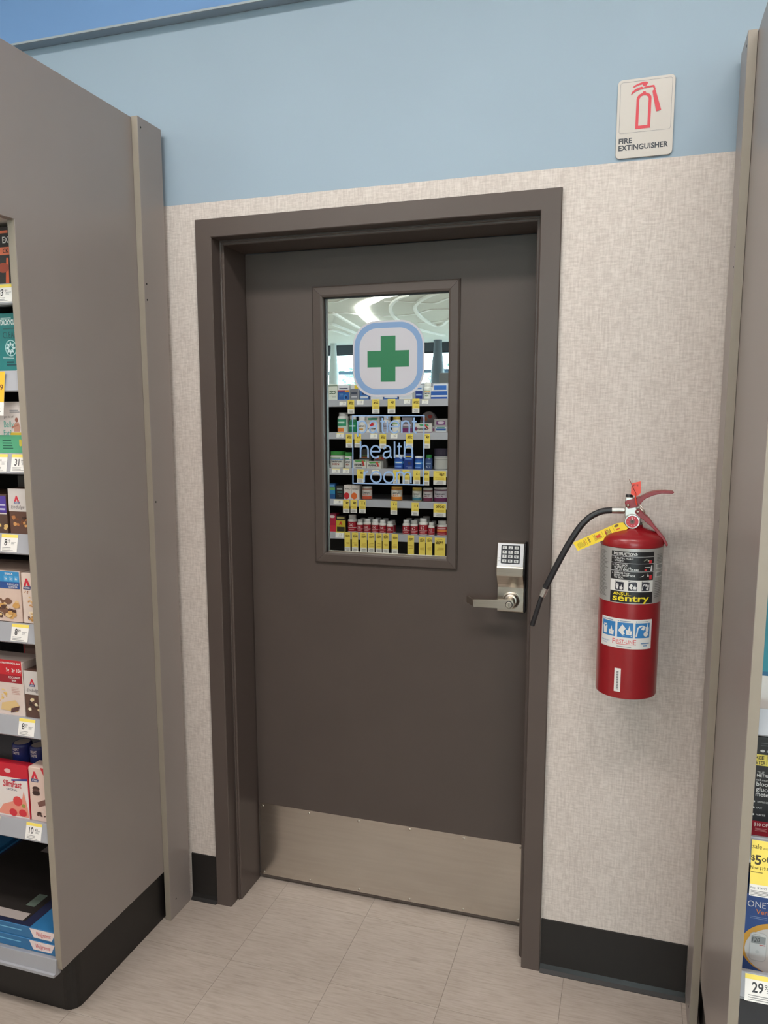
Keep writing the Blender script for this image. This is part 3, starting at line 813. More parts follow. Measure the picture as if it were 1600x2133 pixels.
# valve, gauge, levers
G = lambda zx, zy: (1.0438 + zx * .0001838, 1.4151 - zy * .0001986)
xz = lambda a_, b_, d: (a_, d, b_)
MB().prism([G(812, 330), G(905, 330), G(925, 400), G(960, 470), G(1010, 560), G(1010, 620), G(840, 640), G(812, 560)], xz, -.116, -.086, M_ZINC, .002, 2).build('valve_body', ex)
MB().lathe([(0.0085, -.006), (0.0085, .008), (.0075, .0095), (0, .0095)], (G(860, 0)[0], -.101, 1.3455), M_BLACKP, 20).build('valve_stem', ex)
up = [(805, 390), (830, 365), (930, 340), (985, 325), (1080, 275), (1140, 256), (1200, 246), (1300, 240), (1390, 248), (1397, 262), (1380, 275), (1250, 275), (1150, 300), (1060, 340), (1020, 375), (1000, 405), (960, 445), (850, 465), (820, 440)]
MB().prism([G(*p) for p in up], xz, -.119, -.083, M_DKRED, .0012, 2).build('carry_handle', ex)
dn = [(935, 500), (945, 480), (975, 470), (1005, 478), (1060, 530), (1105, 562), (1170, 645), (1230, 710), (1310, 800), (1358, 885), (1335, 902), (1290, 832), (1230, 772), (1165, 692), (1090, 632), (1040, 592), (985, 560), (945, 522)]
MB().prism([G(*p) for p in dn], xz, -.119, -.083, M_DKRED, .0012, 2).build('squeeze_lever', ex)
for p in ((848, 425), (970, 498)):
    g = G(*p); MB().lathe([(0, -.0032), (.0026, -.0026), (.0042, 0), (.0042, .002)], (g[0], -.119, g[1]), M_SCREW, 16, 'y').build('rivet', ex)
g = G(908, 612)
gau = MB().lathe([(.0168, 0), (.0172, -.012), (.0165, -.0145), (.0142, -.0146), (.0142, -.0128), (0, -.0128)], (g[0], -.116, g[1]), M_ZINC, 36, 'y').build('pressure_gauge', ex)
a = Art().ell(0, 0, .0140, .0140, (190, 58, 70), 32); a.ell(0, 0, .0060, .0060, (120, 84, 82), 20); a.ell(0, 0, .0030, .0030, (70, 60, 56), 16)
a.rect(-.0009, .004, .0009, .0105, (210, 190, 180))
for q in range(7):
    w_ = math.radians(-60 - 40 * q); a.ell(.0098 * math.cos(w_), .0098 * math.sin(w_), .0010, .0010, (226, 176, 176), 8)
o = a.build('gauge_dial', front(g[0], -.1292, g[1]), gau)
# hose
e3 = lambda x, y: (1.195 + (960 + x * .3125 - 1304) * .00105, 1.364 - (980 + y * .3125 - 1025) * .001135)
f0, f1 = e3(1092, 277), e3(1005, 279)
MB().tube([(f0[0] + .006, -.101, f0[1]), (f0[0], -.101, f0[1])], .0058, M_ZINC, 16).tube([(f0[0], -.101, f0[1]), (f1[0], -.101, f1[1])], .0082, M_ZINC, 20).build('hose_coupling', ex)
hp = catmull([(f1[0] + .004, -.101, f1[1])] + [(*[e3(*p)[0]], y, e3(*p)[1]) for p, y in [((1000, 280), -.101), ((930, 290), -.103), ((850, 330), -.105), ((780, 402), -.107), ((720, 495), -.108), ((672, 580), -.108), ((618, 685), -.106), ((572, 780), -.103), ((538, 850), -.100)]], 6)
MB().tube(hp, .0076, M_RUBBER, 18).build('hose', ex)
n0, n1, n2 = e3(541, 845), e3(515, 905), e3(445, 1132)
MB().tube([(n0[0], -.100, n0[1]), (n1[0], -.098, n1[1])], .0084, M_ZINC, 20).build('hose_ferrule', ex)
MB().tube([(n1[0], -.098, n1[1]), ((n1[0] + n2[0]) / 2, -.092, (n1[1] + n2[1]) / 2), (n2[0], -.086, n2[1])], [.0056, .0060, .0064], M_RUBBER, 16).build('nozzle', ex)
# inspection tag
YT = (236, 206, 44)
tp = [G(*p) for p in [(180, 893), (715, 637), (795, 622), (862, 690), (790, 742), (245, 990)]]
MB().prism(tp, xz, -.1340, -.1334, mat('yellow_tag_card', YT, .5, var=.02), 0).build('inspection_tag', ex)
o_ = Vector(G(190, 900)); e_ = Vector(G(715, 640)); ud = (e_ - o_).normalized(); vd = Vector((-ud.y, ud.x))
tm = lambda u, v, e: ((o_ + ud * u + vd * v)[0], -.1341 - e, (o_ + ud * u + vd * v)[1])
a = Art()
for k, u0 in enumerate((.028, .048, .070, .098)): a.rect(u0, -.0175, u0 + .0006, -.001, (110, 60, 30))
rr = random.Random(5)
for k in range(9): a.rect(.006 + k * .0021, -.017, .0068 + k * .0021, -.017 + rr.uniform(.009, .014), (120, 110, 40))
a.rect(.0245, -.016, .0255, -.003, (190, 50, 40))
for k in range(3): a.rect(.034, -.0145 + k * .005, .0375, -.0115 + k * .005, (120, 90, 40))
for k in range(8): a.rect(.050 + k * .0022, -.0165, .0510 + k * .0022, -.016 + rr.uniform(.009, .0145), (130, 80, 36))
a.rect(.054, -.0125, .064, -.006, (206, 74, 40)); a.rect(.0775, -.014, .0800, -.003, (206, 74, 40))
for k in range(6): a.rect(.0765 + k * .0024, -.016, .0778 + k * .0024, -.016 + rr.uniform(.009, .0145), (90, 60, 40))
a.ell(.107, -.0045, .0055, .003, (110, 84, 40), 14); a.rect(.102, -.0145, .112, -.0115, (206, 84, 40))
a.build('tag_print', tm, ex, eps=.0001)
MB().prism([G(1000, 635), G(1085, 645), G(1010, 700), G(985, 690)], xz, -.096, -.0954, mat('tag_card_back', (212, 200, 176), .6), 0).build('tag_back_fold', ex)
# tamper seal
OR = mat('orange_plastic_seal', (226, 74, 56), .4, var=.05)
st = [G(*p) for p in [(880, 157), (990, 132), (996, 268), (962, 303), (900, 300), (875, 282)]]
MB().prism(st, xz, -.126, -.1248, OR, 0).tube([(*[G(937, 275)[0]], -.127, G(937, 275)[1]), (G(935, 340)[0], -.1265, G(935, 340)[1]), (G(955, 420)[0], -.122, G(955, 420)[1])], .0016, OR, 8).build('tamper_seal', ex)
MB().tube([(G(850, 112)[0], -.128, G(850, 112)[1]), (G(900, 210)[0], -.1275, G(900, 210)[1]), (G(937, 275)[0], -.127, G(937, 275)[1])], .0007, mat('seal_wire', (120, 40, 34), .5), 6).build('seal_tail', ex)
Art().text('M', 0, 0, .004, (120, 40, 30), w=.010).build('seal_print', front(G(905, 0)[0], -.1263, G(0, 190)[1]), ex)
rc = Vector((G(1010, 0)[0], -.123, G(0, 450)[1])); rpts = []
for k in range(25):
    w_ = 2 * PI * k / 24; d1 = Vector((.55, -.3, -.62)).normalized(); d2 = Vector((.1, -.85, .5)).normalized()
    rpts.append(rc + d1 * .0135 * math.cos(w_) + d2 * .0055 * math.sin(w_))
MB().tube(rpts, .0012, M_SCREW, 8).build('pull_pin_ring', ex)
# hanger hook reaching back to the wall
MB().box(1.198, 1.226, -.087, -.0005, 1.297, 1.301, M_ZINC).box(1.196, 1.228, -.004, -.0005, 1.24, 1.33, M_ZINC).build('hanger_hook', ex)

# ================================================================== WALL SHELVING BY THE DOOR
PZ0, PZT, HDZ = 0.158, 2.339, 1.970
YPF = -0.582; YFILL = -0.130
def wall_unit(sgn, xin, xout, label):
    """sgn +1: unit to the left of the door (panel faces +x); xin = outer face of the filler, xout = far end"""
    root = empty('wall_shelving', ((xin + xout) / 2, -0.3, 0)); tag(root, label, 'shelving')
    s = sgn
    X = lambda d: xin - s * d            # distance d into the unit from the filler face
    def bx(mb, d0, d1, *r, **k):
        a_, b_ = sorted((X(d0), X(d1))); return mb.box(a_, b_, *r, **k)
    fil = bx(MB(), 0, .019, YFILL, -.019, .0, PZT, M_LAM, r=.0008, seg=1).build('filler_panel', root)
    bx(MB(), 0.0005, .0185, YFILL - .0008, YFILL + .0004, .001, PZT - .001, M_EDGE).build('edge_band', fil)
    for yy, zz in ((-.117, 2.313), (-.119, 1.905), (-.119, 1.862), (-.119, 1.30), (-.10, .055)):
        MB().lathe([(0, .0004 * s), (.0028, .0004 * s), (.0028, .0001 * s)], (xin, yy, zz), M_BLACK, 10, 'x').build('screw_hole', fil)
    # end panel with forward header
    pp = [(YFILL - .0 + .10, PZ0), (YFILL + .10, PZT - .002), (-0.76, PZT - .002), (-0.76, HDZ), (YPF, HDZ), (YPF, PZ0)]
    ep = MB().prism(pp, lambda a_, b_, d: (d, a_, b_), *sorted((X(.0195), X(.0385))), M_LAM, .0008, 1).build('end_panel', root)
    q = MB(); a_, b_ = sorted((X(.0200), X(.0380)))
    q.box(a_, b_, YPF - .0009, YPF + .0002, PZ0 + .001, HDZ - .001, M_EDGE).box(a_, b_, -0.7609, -0.7598, HDZ + .001, PZT - .003, M_EDGE)
    q.build('edge_band', ep)
    # kick base with rounded corner
    bp = [(X(abs(xout - xin)), -.03), (X(.030), -.03), (X(.030), -.503)]
    for k in range(7):
        w_ = PI / 2 * k / 6
        bp.append((X(.030 + .032 - .032 * math.cos(w_)), -.503 - .032 * math.sin(w_)))
    bp += [(X(abs(xout - xin)), -.535)]
    MB().prism(bp, lambda a_, b_, d: (a_, b_, d), 0.0, .150, M_BASE).build('kick_base', root)
    ln = abs(xout - xin)
    bx(MB(), .0386, ln, -.022, -.010, .15, HDZ, mat('shelf_back_dark', (60, 58, 56), .6)).build('back_panel', root)
    bx(MB(), .0386, ln, -0.76, -.022, PZT - .03, PZT - .004, M_LAM).build('canopy_top', root)
    bx(MB(), .0386, ln, -0.758, -0.74, HDZ, PZT - .03, M_LAM).build('canopy_fascia', root)
    bx(MB(), .0386, ln, -.74, -.1, HDZ + .005, HDZ + .015, M_WHITE).build('canopy_soffit', root)
    bx(MB(), ln - .02, ln, YPF, -.022, .15, HDZ, M_LAM).build('far_panel', root)
    return root, X
def shelf(root, X, d0, d1, zt, depth_f=-.566, h=.045, tilt=.010, m=M_RAIL, tags=(), z_drop=.004):
    a_, b_ = sorted((X(d0), X(d1)))
    mb = MB().box(a_, b_, depth_f + .006, -.024, zt - z_drop - .018, zt - z_drop, M_SHELF)
    mb.prism([(depth_f, zt), (depth_f - .0025, zt), (depth_f - .0025 - tilt, zt - h), (depth_f - tilt, zt - h - .003), (depth_f + .012, zt - h - .003), (depth_f + .012, zt - .004)], lambda p, q_, d: (d, p, q_), a_, b_, m)
    s = mb.build('shelf', root)
    return s
def rail_tag(s, x0, w, zt, art, depth_f, tilt=.010, h=.045, top=.002, hh=.040, name='price_tag', bg=WHT, off=.0006):
    """tag card lying on the sloped price rail"""
    k = tilt / h
    fn = lambda u, v, e: (x0 + u, depth_f - .0025 - k * (top + hh - v) - off - e, zt - top - hh + v)
    mb = MB()
    P = [fn(u, v, e) for e in (0, .0004) for u, v in ((0, 0), (w, 0), (w, hh), (0, hh))]
    mb.add(P, [(4, 5, 6, 7), (0, 1, 5, 4), (1, 2, 6, 5), (2, 3, 7, 6), (3, 0, 4, 7), (3, 2, 1, 0)], ink(bg))
    art.build('', lambda u, v, e: fn(u, v, e + .0004), None, eps=.00012, mb=mb)
    return mb.build(name, s)
def price_art(w, hh, big, small, seed=1):
    a = Art().rect(0, hh * .82, w, hh, YEL)
    if big: a.text(big, w * .20, hh * .36, hh * .36, (50, 50, 54), asp=.8, bold=.02)
    n = len(big)
    if small: a.text(small, w * .20 + n * hh * .225, hh * .52, hh * .18, (50, 50, 54), asp=.8)
    a.lines(w * .10, hh * .06, w * .8, hh * .30, 3, (140, 140, 140), .4, seed)
    a.lines(w * .62, hh * .40, w * .92, hh * .60, 3, (140, 140, 140), .4, seed + 1)
    return a

LX = -0.0926
lu, LXf = wall_unit(1, LX, -1.25, 'grey laminate wall shelving of diet products left of the door')
RX = 1.3988
ru, RXf = wall_unit(-1, RX, 2.6, 'grey laminate wall shelving of glucose meters right of the door')
Lz = [1.838, 1.645, 1.456, 1.266, 1.048, 0.810, 0.538]
Ls = [shelf(lu, LXf, .039, 1.13, z) for z in Lz]
Lb = shelf(lu, LXf, .033, 1.13, 0.185, depth_f=-.585, h=.040, tilt=.004)
MB().box(-1.2, -.126, -.598, -.586, .143, .150, M_RAIL).build('base_lip', lu)
LE = -0.1318   # inner face of the left end panel
def boxprod(name, label, x0, x1, z0, z1, yf, dep, col, art, facing='f', rough=.4, group=None, r=.0008):
    if facing == 'f': mb = MB().box(x0, x1, yf, yf + dep, z0, z1, mat('carton_%02x%02x%02x' % col, col, rough, var=.03, scale=25), r=r, seg=1)
    else: mb = MB().box(x0, x1, yf - dep, yf, z0, z1, mat('carton_%02x%02x%02x' % col, col, rough, var=.03, scale=25), r=r, seg=1)
    o = tag(mb.build(name), label, 'box', group)
    if art: art.build('front_print', front(x0, yf, z0) if facing == 'f' else rear(x1, yf, z0), o, rough=rough)
    return o
GL = 'cartons on the left wall shelving'
# top shelf: black and orange carton
a = Art(); w = .13; h = .123
a.text('EX', w - .003, h - .029, .013, (210, 206, 200), al='R', asp=.75, bold=.02)
a.rect(w - .055, h - .055, w - .0005, h - .038, (226, 118, 84)); a.text('CK', w - .004, h - .051, .009, BLK, al='R', asp=.9, bold=.02)
a.poly([(w - .018, .002), (w - .012, h - .062), (w - .006, h - .062), (w - .008, .002)], (232, 104, 62)); a.ell(w - .022, .04, .016, .011, (170, 74, 52)); a.rect(w - .05, h - .008, w - .004, h - .002, (226, 118, 84))
boxprod('supplement_carton', 'black carton with orange stripe on the top left shelf', -.286, -.152, 1.836, 1.965, -.552, .10, (44, 40, 40), a, group=GL)
boxprod('supplement_carton', 'plain dark carton squeezed between the orange striped one and the panel', -.149, -.134, 1.836, 1.955, -.53, .12, (52, 46, 46), Art().rect(.002, .01, .013, .11, (88, 58, 60)), group=GL)
# second: teal carton
a = Art(); w = .13; h = .128; TE = (22, 118, 118)
a.text('HYDROXYCUT', w - .005, h - .022, .011, (220, 232, 230), al='R', asp=.52, bold=.03); a.lines(w - .05, h - .010, w - .006, h - .005, 2, (190, 220, 218), .5, 2)
a.text('CLEAN', w - .006, h - .052, .0145, (12, 60, 66), al='R', asp=.62, bold=-.005); a.rect(w - .045, h - .032, w - .012, h - .029, (40, 90, 92))
a.ell(w - .0255, h * .42, .0165, .0185, (170, 214, 214)); a.ell(w - .0255, h * .42, .0145, .0165, TE)
for k in range(8):
    q = 2 * PI * k / 8; cx, cy = w - .0255, h * .42; dx, dy = math.cos(q), math.sin(q)
    a.poly([(cx + dx * .003, cy + dy * .0035), (cx + dx * .008 - dy * .0032, cy + dy * .009 + dx * .0036), (cx + dx * .0135, cy + dy * .0155), (cx + dx * .008 + dy * .0032, cy + dy * .009 - dx * .0036)], (196, 224, 226))
a.lines(w - .05, .030, w - .006, .036, 2, (190, 220, 218), .4, 6); a.lines(w - .04, .014, w - .010, .026, 2, (14, 66, 74), .6, 8)
a.poly([(w - .018, 0), (w - .001, 0), (w - .001, .006), (w - .008, .008)], (210, 224, 226))
boxprod('supplement_carton', 'teal carton with white flower emblem on the left shelving', -.272, -.1385, 1.643, 1.775, -.556, .10, TE, a, group=GL)
# third: white and green carton, pink carton
a = Art(); w = .13; h = .12
a.rect(0, 0, w, .044, (84, 168, 126)); a.rect(w - .036, .044, w, .050, (206, 178, 56))
a.text('get rid of', w - .024, h - .036, .005, (110, 100, 100), al='R'); a.text('Belly', w - .0245, h - .058, .014, (84, 176, 160), al='R', asp=.75); a.text('Fat?', w - .0325, h - .078, .014, (84, 176, 160), al='R', asp=.75)
a.lines(w - .06, .012, w - .022, .036, 4, (30, 96, 76), .4, 5); a.rrect(w - .012, .018, w - .005, .034, .003, (206, 190, 70))
a.ell(w - .0155, h - .041, .0045, .0055, (150, 92, 76)); a.poly([(w - .024, .052), (w - .008, .052), (w - .006, .062), (w - .010, .074), (w - .013, h - .047), (w - .018, h - .047), (w - .020, .072), (w - .026, .064)], (196, 146, 126)); a.poly([(w - .030, .060), (w - .010, .066), (w - .010, .069), (w - .030, .064)], (176, 120, 100))
a.lines(w - .034, h - .024, w - .003, h - .016, 2, (150, 150, 154), .5, 3)
boxprod('supplement_carton', 'white and green carton picturing a figure on the left shelving', -.280, -.1495, 1.454, 1.575, -.556, .10, (222, 214, 210), a, group=GL)
a = Art(); a.rect(0, .0, .011, .036, (206, 60, 90)); a.lines(.002, .042, .010, .096, 9, (200, 110, 120), .6, 3); a.lines(.002, .006, .010, .03, 4, (236, 190, 200), .5, 3)
boxprod('supplement_carton', 'narrow pink and white carton beside the white and green one', -.1465, -.1350, 1.454, 1.560, -.545, .09, (226, 212, 214), a, group=GL)
# atkins style logo
def peak(a, u, v, k, txt=True):
    a.poly([(u, v), (u + .0065 * k, v + .0165 * k), (u + .0105 * k, v + .0165 * k), (u + .0175 * k, v), (u + .0115 * k, v), (u + .0085 * k, v + .0075 * k), (u + .0060 * k, v)], (206, 40, 62))
    a.poly([(u - .0015 * k, v - .0075 * k), (u + .0175 * k, v - .0075 * k), (u + .019 * k, v - .0005 * k), (u, v - .0005 * k)], (48, 56, 112))
    a.text('ATKINS', u + .0015 * k, v - .0060 * k, .0040 * k, (226, 226, 232), w=.0145 * k, bold=.02)
def choc(a, u0, v0, u1, v1, cols, seed, n=16):
    rr = random.Random(seed)
    for i in range(n):
        cu, cv = rr.uniform(u0, u1), rr.uniform(v0, v1); s = (u1 - u0) * rr.uniform(.08, .2)
        a.poly([(cu + s * math.cos(q) * rr.uniform(.6, 1), cv + s * .7 * math.sin(q) * rr.uniform(.6, 1)) for q in [2 * PI * k / 7 for k in range(7)]], cols[i % len(cols)])
def endulge(w, h, seed, cols):
    a = Art().rect(0, h * .5, w, h, (206, 200, 196)); peak(a, .017, h * .72, .82)
    a.poly([(w - .016, h), (w, h), (w, h * .62), (w - .006, h * .62)], (92, 66, 152)); a.text('Endulge', .007, h * .565, .008, (90, 84, 90), w=.038, slant=.25, bold=-.006)
    choc(a, .012, .02, w - .008, h * .40, cols, seed); return a
CH = [(176, 116, 70), (60, 34, 26), (204, 150, 92), (112, 66, 40)]
boxprod('snack_bar_carton', 'brown and white carton with red peak logo on fourth left shelf', -.2050, -.1360, 1.264, 1.372, -.556, .13, (92, 62, 50), endulge(.069, .108, 4, CH), group=GL)
a = Art().rect(.04, .050, .119, .090, (78, 56, 150)); a.text('GOOD', .117, .066, .007, WHT, al='R', asp=.8, bold=.02) if False else a.rect(.10, .066, .117, .070, (200, 196, 220)); a.rect(.10, .056, .116, .060, (200, 196, 220)); a.rect(.0, .046, .119, .049, (206, 200, 196)); choc(a, .08, .004, .118, .02, [(212, 176, 110)], 3, 5)
boxprod('snack_bar_carton', 'brown and purple carton at the picture edge on fourth left shelf', -.332, -.2125, 1.264, 1.357, -.556, .13, (84, 62, 52), a, group=GL)
boxprod('snack_bar_carton', 'dark brown carton lying behind on the fourth left shelf', -.30, -.205, 1.264, 1.392, -.42, .09, (70, 58, 52), Art().rect(.03, .118, .09, .122, (140, 130, 120)), group=GL)
# fifth
a = Art(); w = .115; h = .125
a.rect(0, h - .042, w, h, (54, 140, 196)); a.rect(0, h - .040, w, h - .026, (36, 84, 150)); a.text('SNACK', w - .018, h - .008, .005, WHT, al='R', bold=.02)
for k, s in enumerate(('2g', '2g', '6g')): a.rrect(w - .046 + k * .0155, h - .024, w - .034 + k * .0155, h - .011, .002, (84, 164, 214)); a.text(s, w - .040 + k * .0155, h - .020, .005, WHT, al='C', bold=.02)
a.rect(0, h - .042, w, h - .027, (40, 78, 146)); a.text('CHOCOLATE', w - .003, h - .034, .0045, WHT, al='R', asp=.85, bold=.01); a.text('GRANOLA', w - .006, h - .040, .0045, WHT, al='R', asp=.85, bold=.01)
choc(a, w - .075, .012, w - .008, .055, [(120, 84, 66), (206, 158, 92), (84, 56, 48), (222, 190, 140)], 8, 26)
boxprod('snack_bar_carton', 'white carton with blue band and granola bars on fifth left shelf', -.304, -.1875, 1.046, 1.172, -.556, .13, (214, 190, 176), a, group=GL)
a = Art(); peak(a, .006, .092, 1.12); a.poly([(.030, .124), (.0425, .124), (.0425, .098)], (44, 116, 178)); choc(a, .004, .070, .018, .080, [(176, 120, 74), (150, 90, 54)], 3, 4); choc(a, .014, .012, .040, .066, [(226, 186, 122), (240, 222, 190), (196, 140, 84)], 5, 18); choc(a, .010, .006, .040, .020, [(92, 54, 38), (206, 156, 90)], 6, 8)
boxprod('snack_bar_carton', 'white carton with red peak logo and nutty bar on fifth left shelf', -.1835, -.1365, 1.046, 1.170, -.556, .13, (222, 204, 192), a, group=GL)
# sixth
a = Art(); w = .12; h = .142
a.rect(0, h - .058, w, h, (192, 34, 46)); a.rect(0, h - .058, w, h - .038, (150, 28, 42)); a.text('HIGH PROTEIN MEAL BAR', w - .003, h - .010, .0042, WHT, w=.072, al='R', bold=.02)
for k, s in enumerate(('3g', '2g', '10g')): a.text(s, w - .042 + k * .017, h - .030, .009, WHT, al='C', asp=.8, bold=.02)
a.text('COCONUT', w - .005, h - .046, .0048, WHT, al='R', bold=.01); a.text('BAR', w - .018, h - .054, .0048, WHT, al='R', bold=.01)
a.lines(w - .034, .055, w - .006, .075, 5, (190, 150, 140), .4, 3)
choc(a, w - .08, .03, w - .050, .072, [(214, 176, 100), (230, 202, 140)], 4, 10); a.poly([(w - .07, .012), (w - .02, .010), (w - .012, .026), (w - .024, .040), (w - .066, .030)], (216, 186, 132)); a.poly([(w - .040, .006), (w - .016, .014), (w - .012, .026), (w - .038, .018)], (92, 62, 62))
boxprod('meal_bar_carton', 'red and white carton with coconut bar on sixth left shelf', -.3210, -.1985, .806, .944, -.556, .07, (214, 198, 190), a, group=GL)
boxprod('meal_bar_carton', 'red edged carton standing behind the coconut bar carton', -.290, -.168, .806, .975, -.45, .09, (150, 120, 110), Art().frame(.002, .002, .120, .167, .003, (190, 50, 56)), group=GL)
boxprod('snack_bar_carton', 'brown and white carton with red peak logo on sixth left shelf', -.1955, -.1360, .806, .926, -.556, .13, (92, 66, 56), endulge(.0595, .120, 9, [(226, 206, 160), (60, 42, 40), (236, 226, 196), (90, 60, 50)]), group=GL)
# seventh
a = Art(); w = .12; h = .142
a.rect(0, 0, w, .105, (226, 218, 214)); a.rect(0, .105, w, h, (196, 28, 50)); a.poly([(w - .05, .100), (w, .108), (w, .102), (w - .05, .096)], (54, 66, 140))
a.text('SlimFast', w - .020, .080, .0165, (196, 36, 58), al='R', asp=.72, slant=.15, bold=.02); a.text('ORIGINAL', w - .034, .070, .0055, (44, 50, 96), al='R', asp=.9)
a.poly([(w - .10, .004), (w - .002, .004), (w - .004, .030), (w - .010, .055), (w - .014, .072), (w - .020, .050), (w - .040, .045), (w - .08, .030)], (226, 146, 126)); a.ell(w - .034, .044, .014, .013, (214, 70, 70)); a.ell(w - .020, .014, .012, .010, (206, 50, 60)); a.ell(w - .05, .012, .012, .010, (206, 50, 60)); a.ell(w - .016, .034, .006, .005, (150, 150, 70)); a.text('40', w - .058, .122, .010, (226, 190, 190), al='R') if False else a.ell(w - .060, .122, .010, .006, (226, 180, 180))
boxprod('shake_mix_carton', 'red and white strawberry shake carton on seventh left shelf', -.326, -.2045, .5345, .668, -.556, .035, (200, 36, 56), a, group=GL)
a = Art(); peak(a, .008, .112, 1.15); a.poly([(.036, .143), (.0605, .143), (.0605, .112), (.052, .112)], (200, 40, 54))
a.ell(.020, .086, .011, .006, (70, 46, 44)); a.ell(.020, .079, .011, .006, (100, 72, 66)); a.ell(.020, .074, .0115, .006, (60, 40, 38)); a.poly([(.022, .050), (.058, .066), (.060, .050), (.026, .038)], (120, 82, 74)); choc(a, .020, .012, .056, .034, [(60, 40, 36), (226, 216, 206), (84, 54, 46)], 7, 12)
boxprod('meal_bar_carton', 'white carton with red peak logo and sandwich cookies on seventh left shelf', -.2010, -.1370, .5345, .676, -.556, .04, (220, 194, 182), a, group=GL)
def shake(x, y, label, zt=.700, r=.0245):
    b = MB().lathe([(r * .92, .5346), (r, .538), (r, .640), (r * .92, .652), (r * .92, .654)], (x, y, 0), mat('red_shrink_bottle', (170, 24, 46), .3, var=.05), 28).build('shake_bottle')
    tag(b, label, 'bottle', 'shake bottles behind the cartons')
    MB().lathe([(r * 1.0, .650), (r * 1.02, .653), (r * 1.02, zt - .008), (r * .98, zt - .003), (r * .86, zt), (r * .80, zt - .001), (0, zt - .001)], (x, y, 0), mat('navy_cap', (36, 46, 110), .4, var=.05), 28).build('cap', b)
    MB().lathe([(r * .80, zt - .0006), (0, zt - .0004)], (x, y, 0), mat('cap_disc', (176, 168, 160), .5), 28).build('cap_disc', b)
    Art(du=.004).text('GREAT', -.010, .030, .0065, WHT, w=.020, bold=.02).text('TASTE', -.010, .020, .0065, WHT, w=.020, bold=.02).build('cap_print', cyl(x, y, r * 1.025, -PI / 2, .655), b)
shake(-.2300, -.480, 'navy capped red shake bottle behind the strawberry carton, nearer the panel')
shake(-.2860, -.480, 'navy capped red shake bottle behind the strawberry carton at picture edge')
shake(-.2420, -.425, 'navy capped red shake bottle in the second row behind the others')
shake(-.1780, -.425, 'navy capped red shake bottle in the far corner beside the end panel')
# base shelf: two flat blue cartons and one picture top
def flatbox(z0, z1, x0, x1, y0, dep, label, top):
    o = boxprod('flat_carton', label, x0, x1, z0, z1, y0, dep, (46, 108, 156), None, group='flat cartons on the base shelf')
    w = x1 - x0; a = Art()
    a.poly([(w - .084, .030), (w - .004, .030), (w - .016, .006), (w - .072, .006)], (226, 210, 208)); a.text('Walgreens', w - .0655, .0125, .0115, (196, 60, 70), w=.046, slant=.2); a.rect(w - .25, .017, w - .11, .020, (110, 176, 214))
    a.build('front_print', front(x0, y0, z0), o)
    if top:
        b = Art(); b.rect(.01, .002, w - .0835, dep - .03, (36, 40, 66)); b.rect(.02, .015, w - .112, dep - .05, (40, 36, 34)); b.rect(w - .33, .016, w - .120, .046, (166, 156, 152)); b.rect(w - .160, .072, w - .132, .124, (96, 110, 100)); b.rect(w - .20, dep - .10, w - .10, dep - .07, (140, 134, 132)); b.rect(w - .31, dep - .10, w - .205, dep - .07, (140, 134, 132))
        b.text('Wal', w - .048, .050, .018, (190, 214, 230), slant=.2)
        b.build('top_print', lambda u, v, e: (x0 + u, y0 + v, z1 + e), o)
    return o
flatbox(.1816, .213, -.575, -.136, -.5725, .40, 'lower flat blue carton on the base shelf', False)
flatbox(.2132, .245, -.562, -.1345, -.570, .40, 'upper flat blue carton with dark top picture on the base shelf', True)
# price tags left
def ltag(k, x0, w, big, small, hh=.040, seed=1):
    rail_tag(Ls[k], x0, w, Lz[k], price_art(w, hh, big, small, seed), -.566, hh=hh, seed=1) if False else rail_tag(Ls[k], x0, w, Lz[k], price_art(w, hh, big, small, seed), -.566, hh=hh)
ltag(0, -.188, .052, '33', '99'); ltag(0, -.246, .052, '19', '99')
ltag(2, -.172, .048, '31', '99'); ltag(2, -.226, .042, '9', '99')
ltag(3, -.218, .048, '8', '29'); ltag(4, -.206, .050, '8', '99'); ltag(5, -.204, .048, '8', '29'); ltag(6, -.204, .048, '10', '49')
a = Art().rect(0, .030, .05, .100, (240, 184, 44)).text('9', .046, .058, .012, (90, 50, 30), al='R', bold=.02).lines(.006, .008, .045, .024, 4, (130, 130, 130), .5, 3); a.lines(.01, .086, .044, .092, 1, (120, 80, 40), .4, 2)
rail_tag(Ls[1], -.222, .050, 1.645, a, -.566, hh=.100, h=.045, tilt=.006, off=.006, name='sale_tag')

# ------------------------------------------------------------------ right unit stock
Rz = [(1.630, -.566), (1.320, -.566), (1.020, -.566), (0.776, -.566), (0.506, -.566)]
Rs = [shelf(ru, RXf, .039, 1.16, z, z_drop=dz) for (z, _), dz in zip(Rz, (.03, .03, .03, .037, .045))]
shelf(ru, RXf, .039, 1.16, 0.185, depth_f=-.575, h=.040, tilt=.004)
GRP = 'cartons on the right wall shelving'
XR0 = 1.4440
a = Art(); a.rect(0, .078, .12, .24, (40, 132, 146)); a.rect(0, .07, .12, .078, (36, 96, 130))
boxprod('health_carton', 'teal and white carton on the upper right shelf', XR0, XR0 + .12, .9905, 1.245, -.50, .10, (214, 210, 204), a, group=GRP)
a = Art(); h = .205; z0 = .7395; Vv = lambda z: z - z0
a.rect(0, Vv(.885), .13, Vv(.907), YEL); a.text('FREE', .0005, Vv(.8975), .0062, BLK, w=.019, bold=.02); a.text('METER', -.0, Vv(.8875), .0062, BLK, w=.0225, bold=.02); a.rect(.024, Vv(.887), .0248, Vv(.905), BLK); a.text('NO', .027, Vv(.894), .006, BLK)
a.rect(0, Vv(.738) if False else 0, .13, Vv(.774), (150, 28, 44)); a.text('$10 OFF!', .0095, Vv(.764), .0062, (232, 220, 214), w=.030, bold=.02); a.lines(.012, Vv(.754), .035, Vv(.761), 3, (210, 150, 150), .4, 3)
LT = (214, 212, 208)
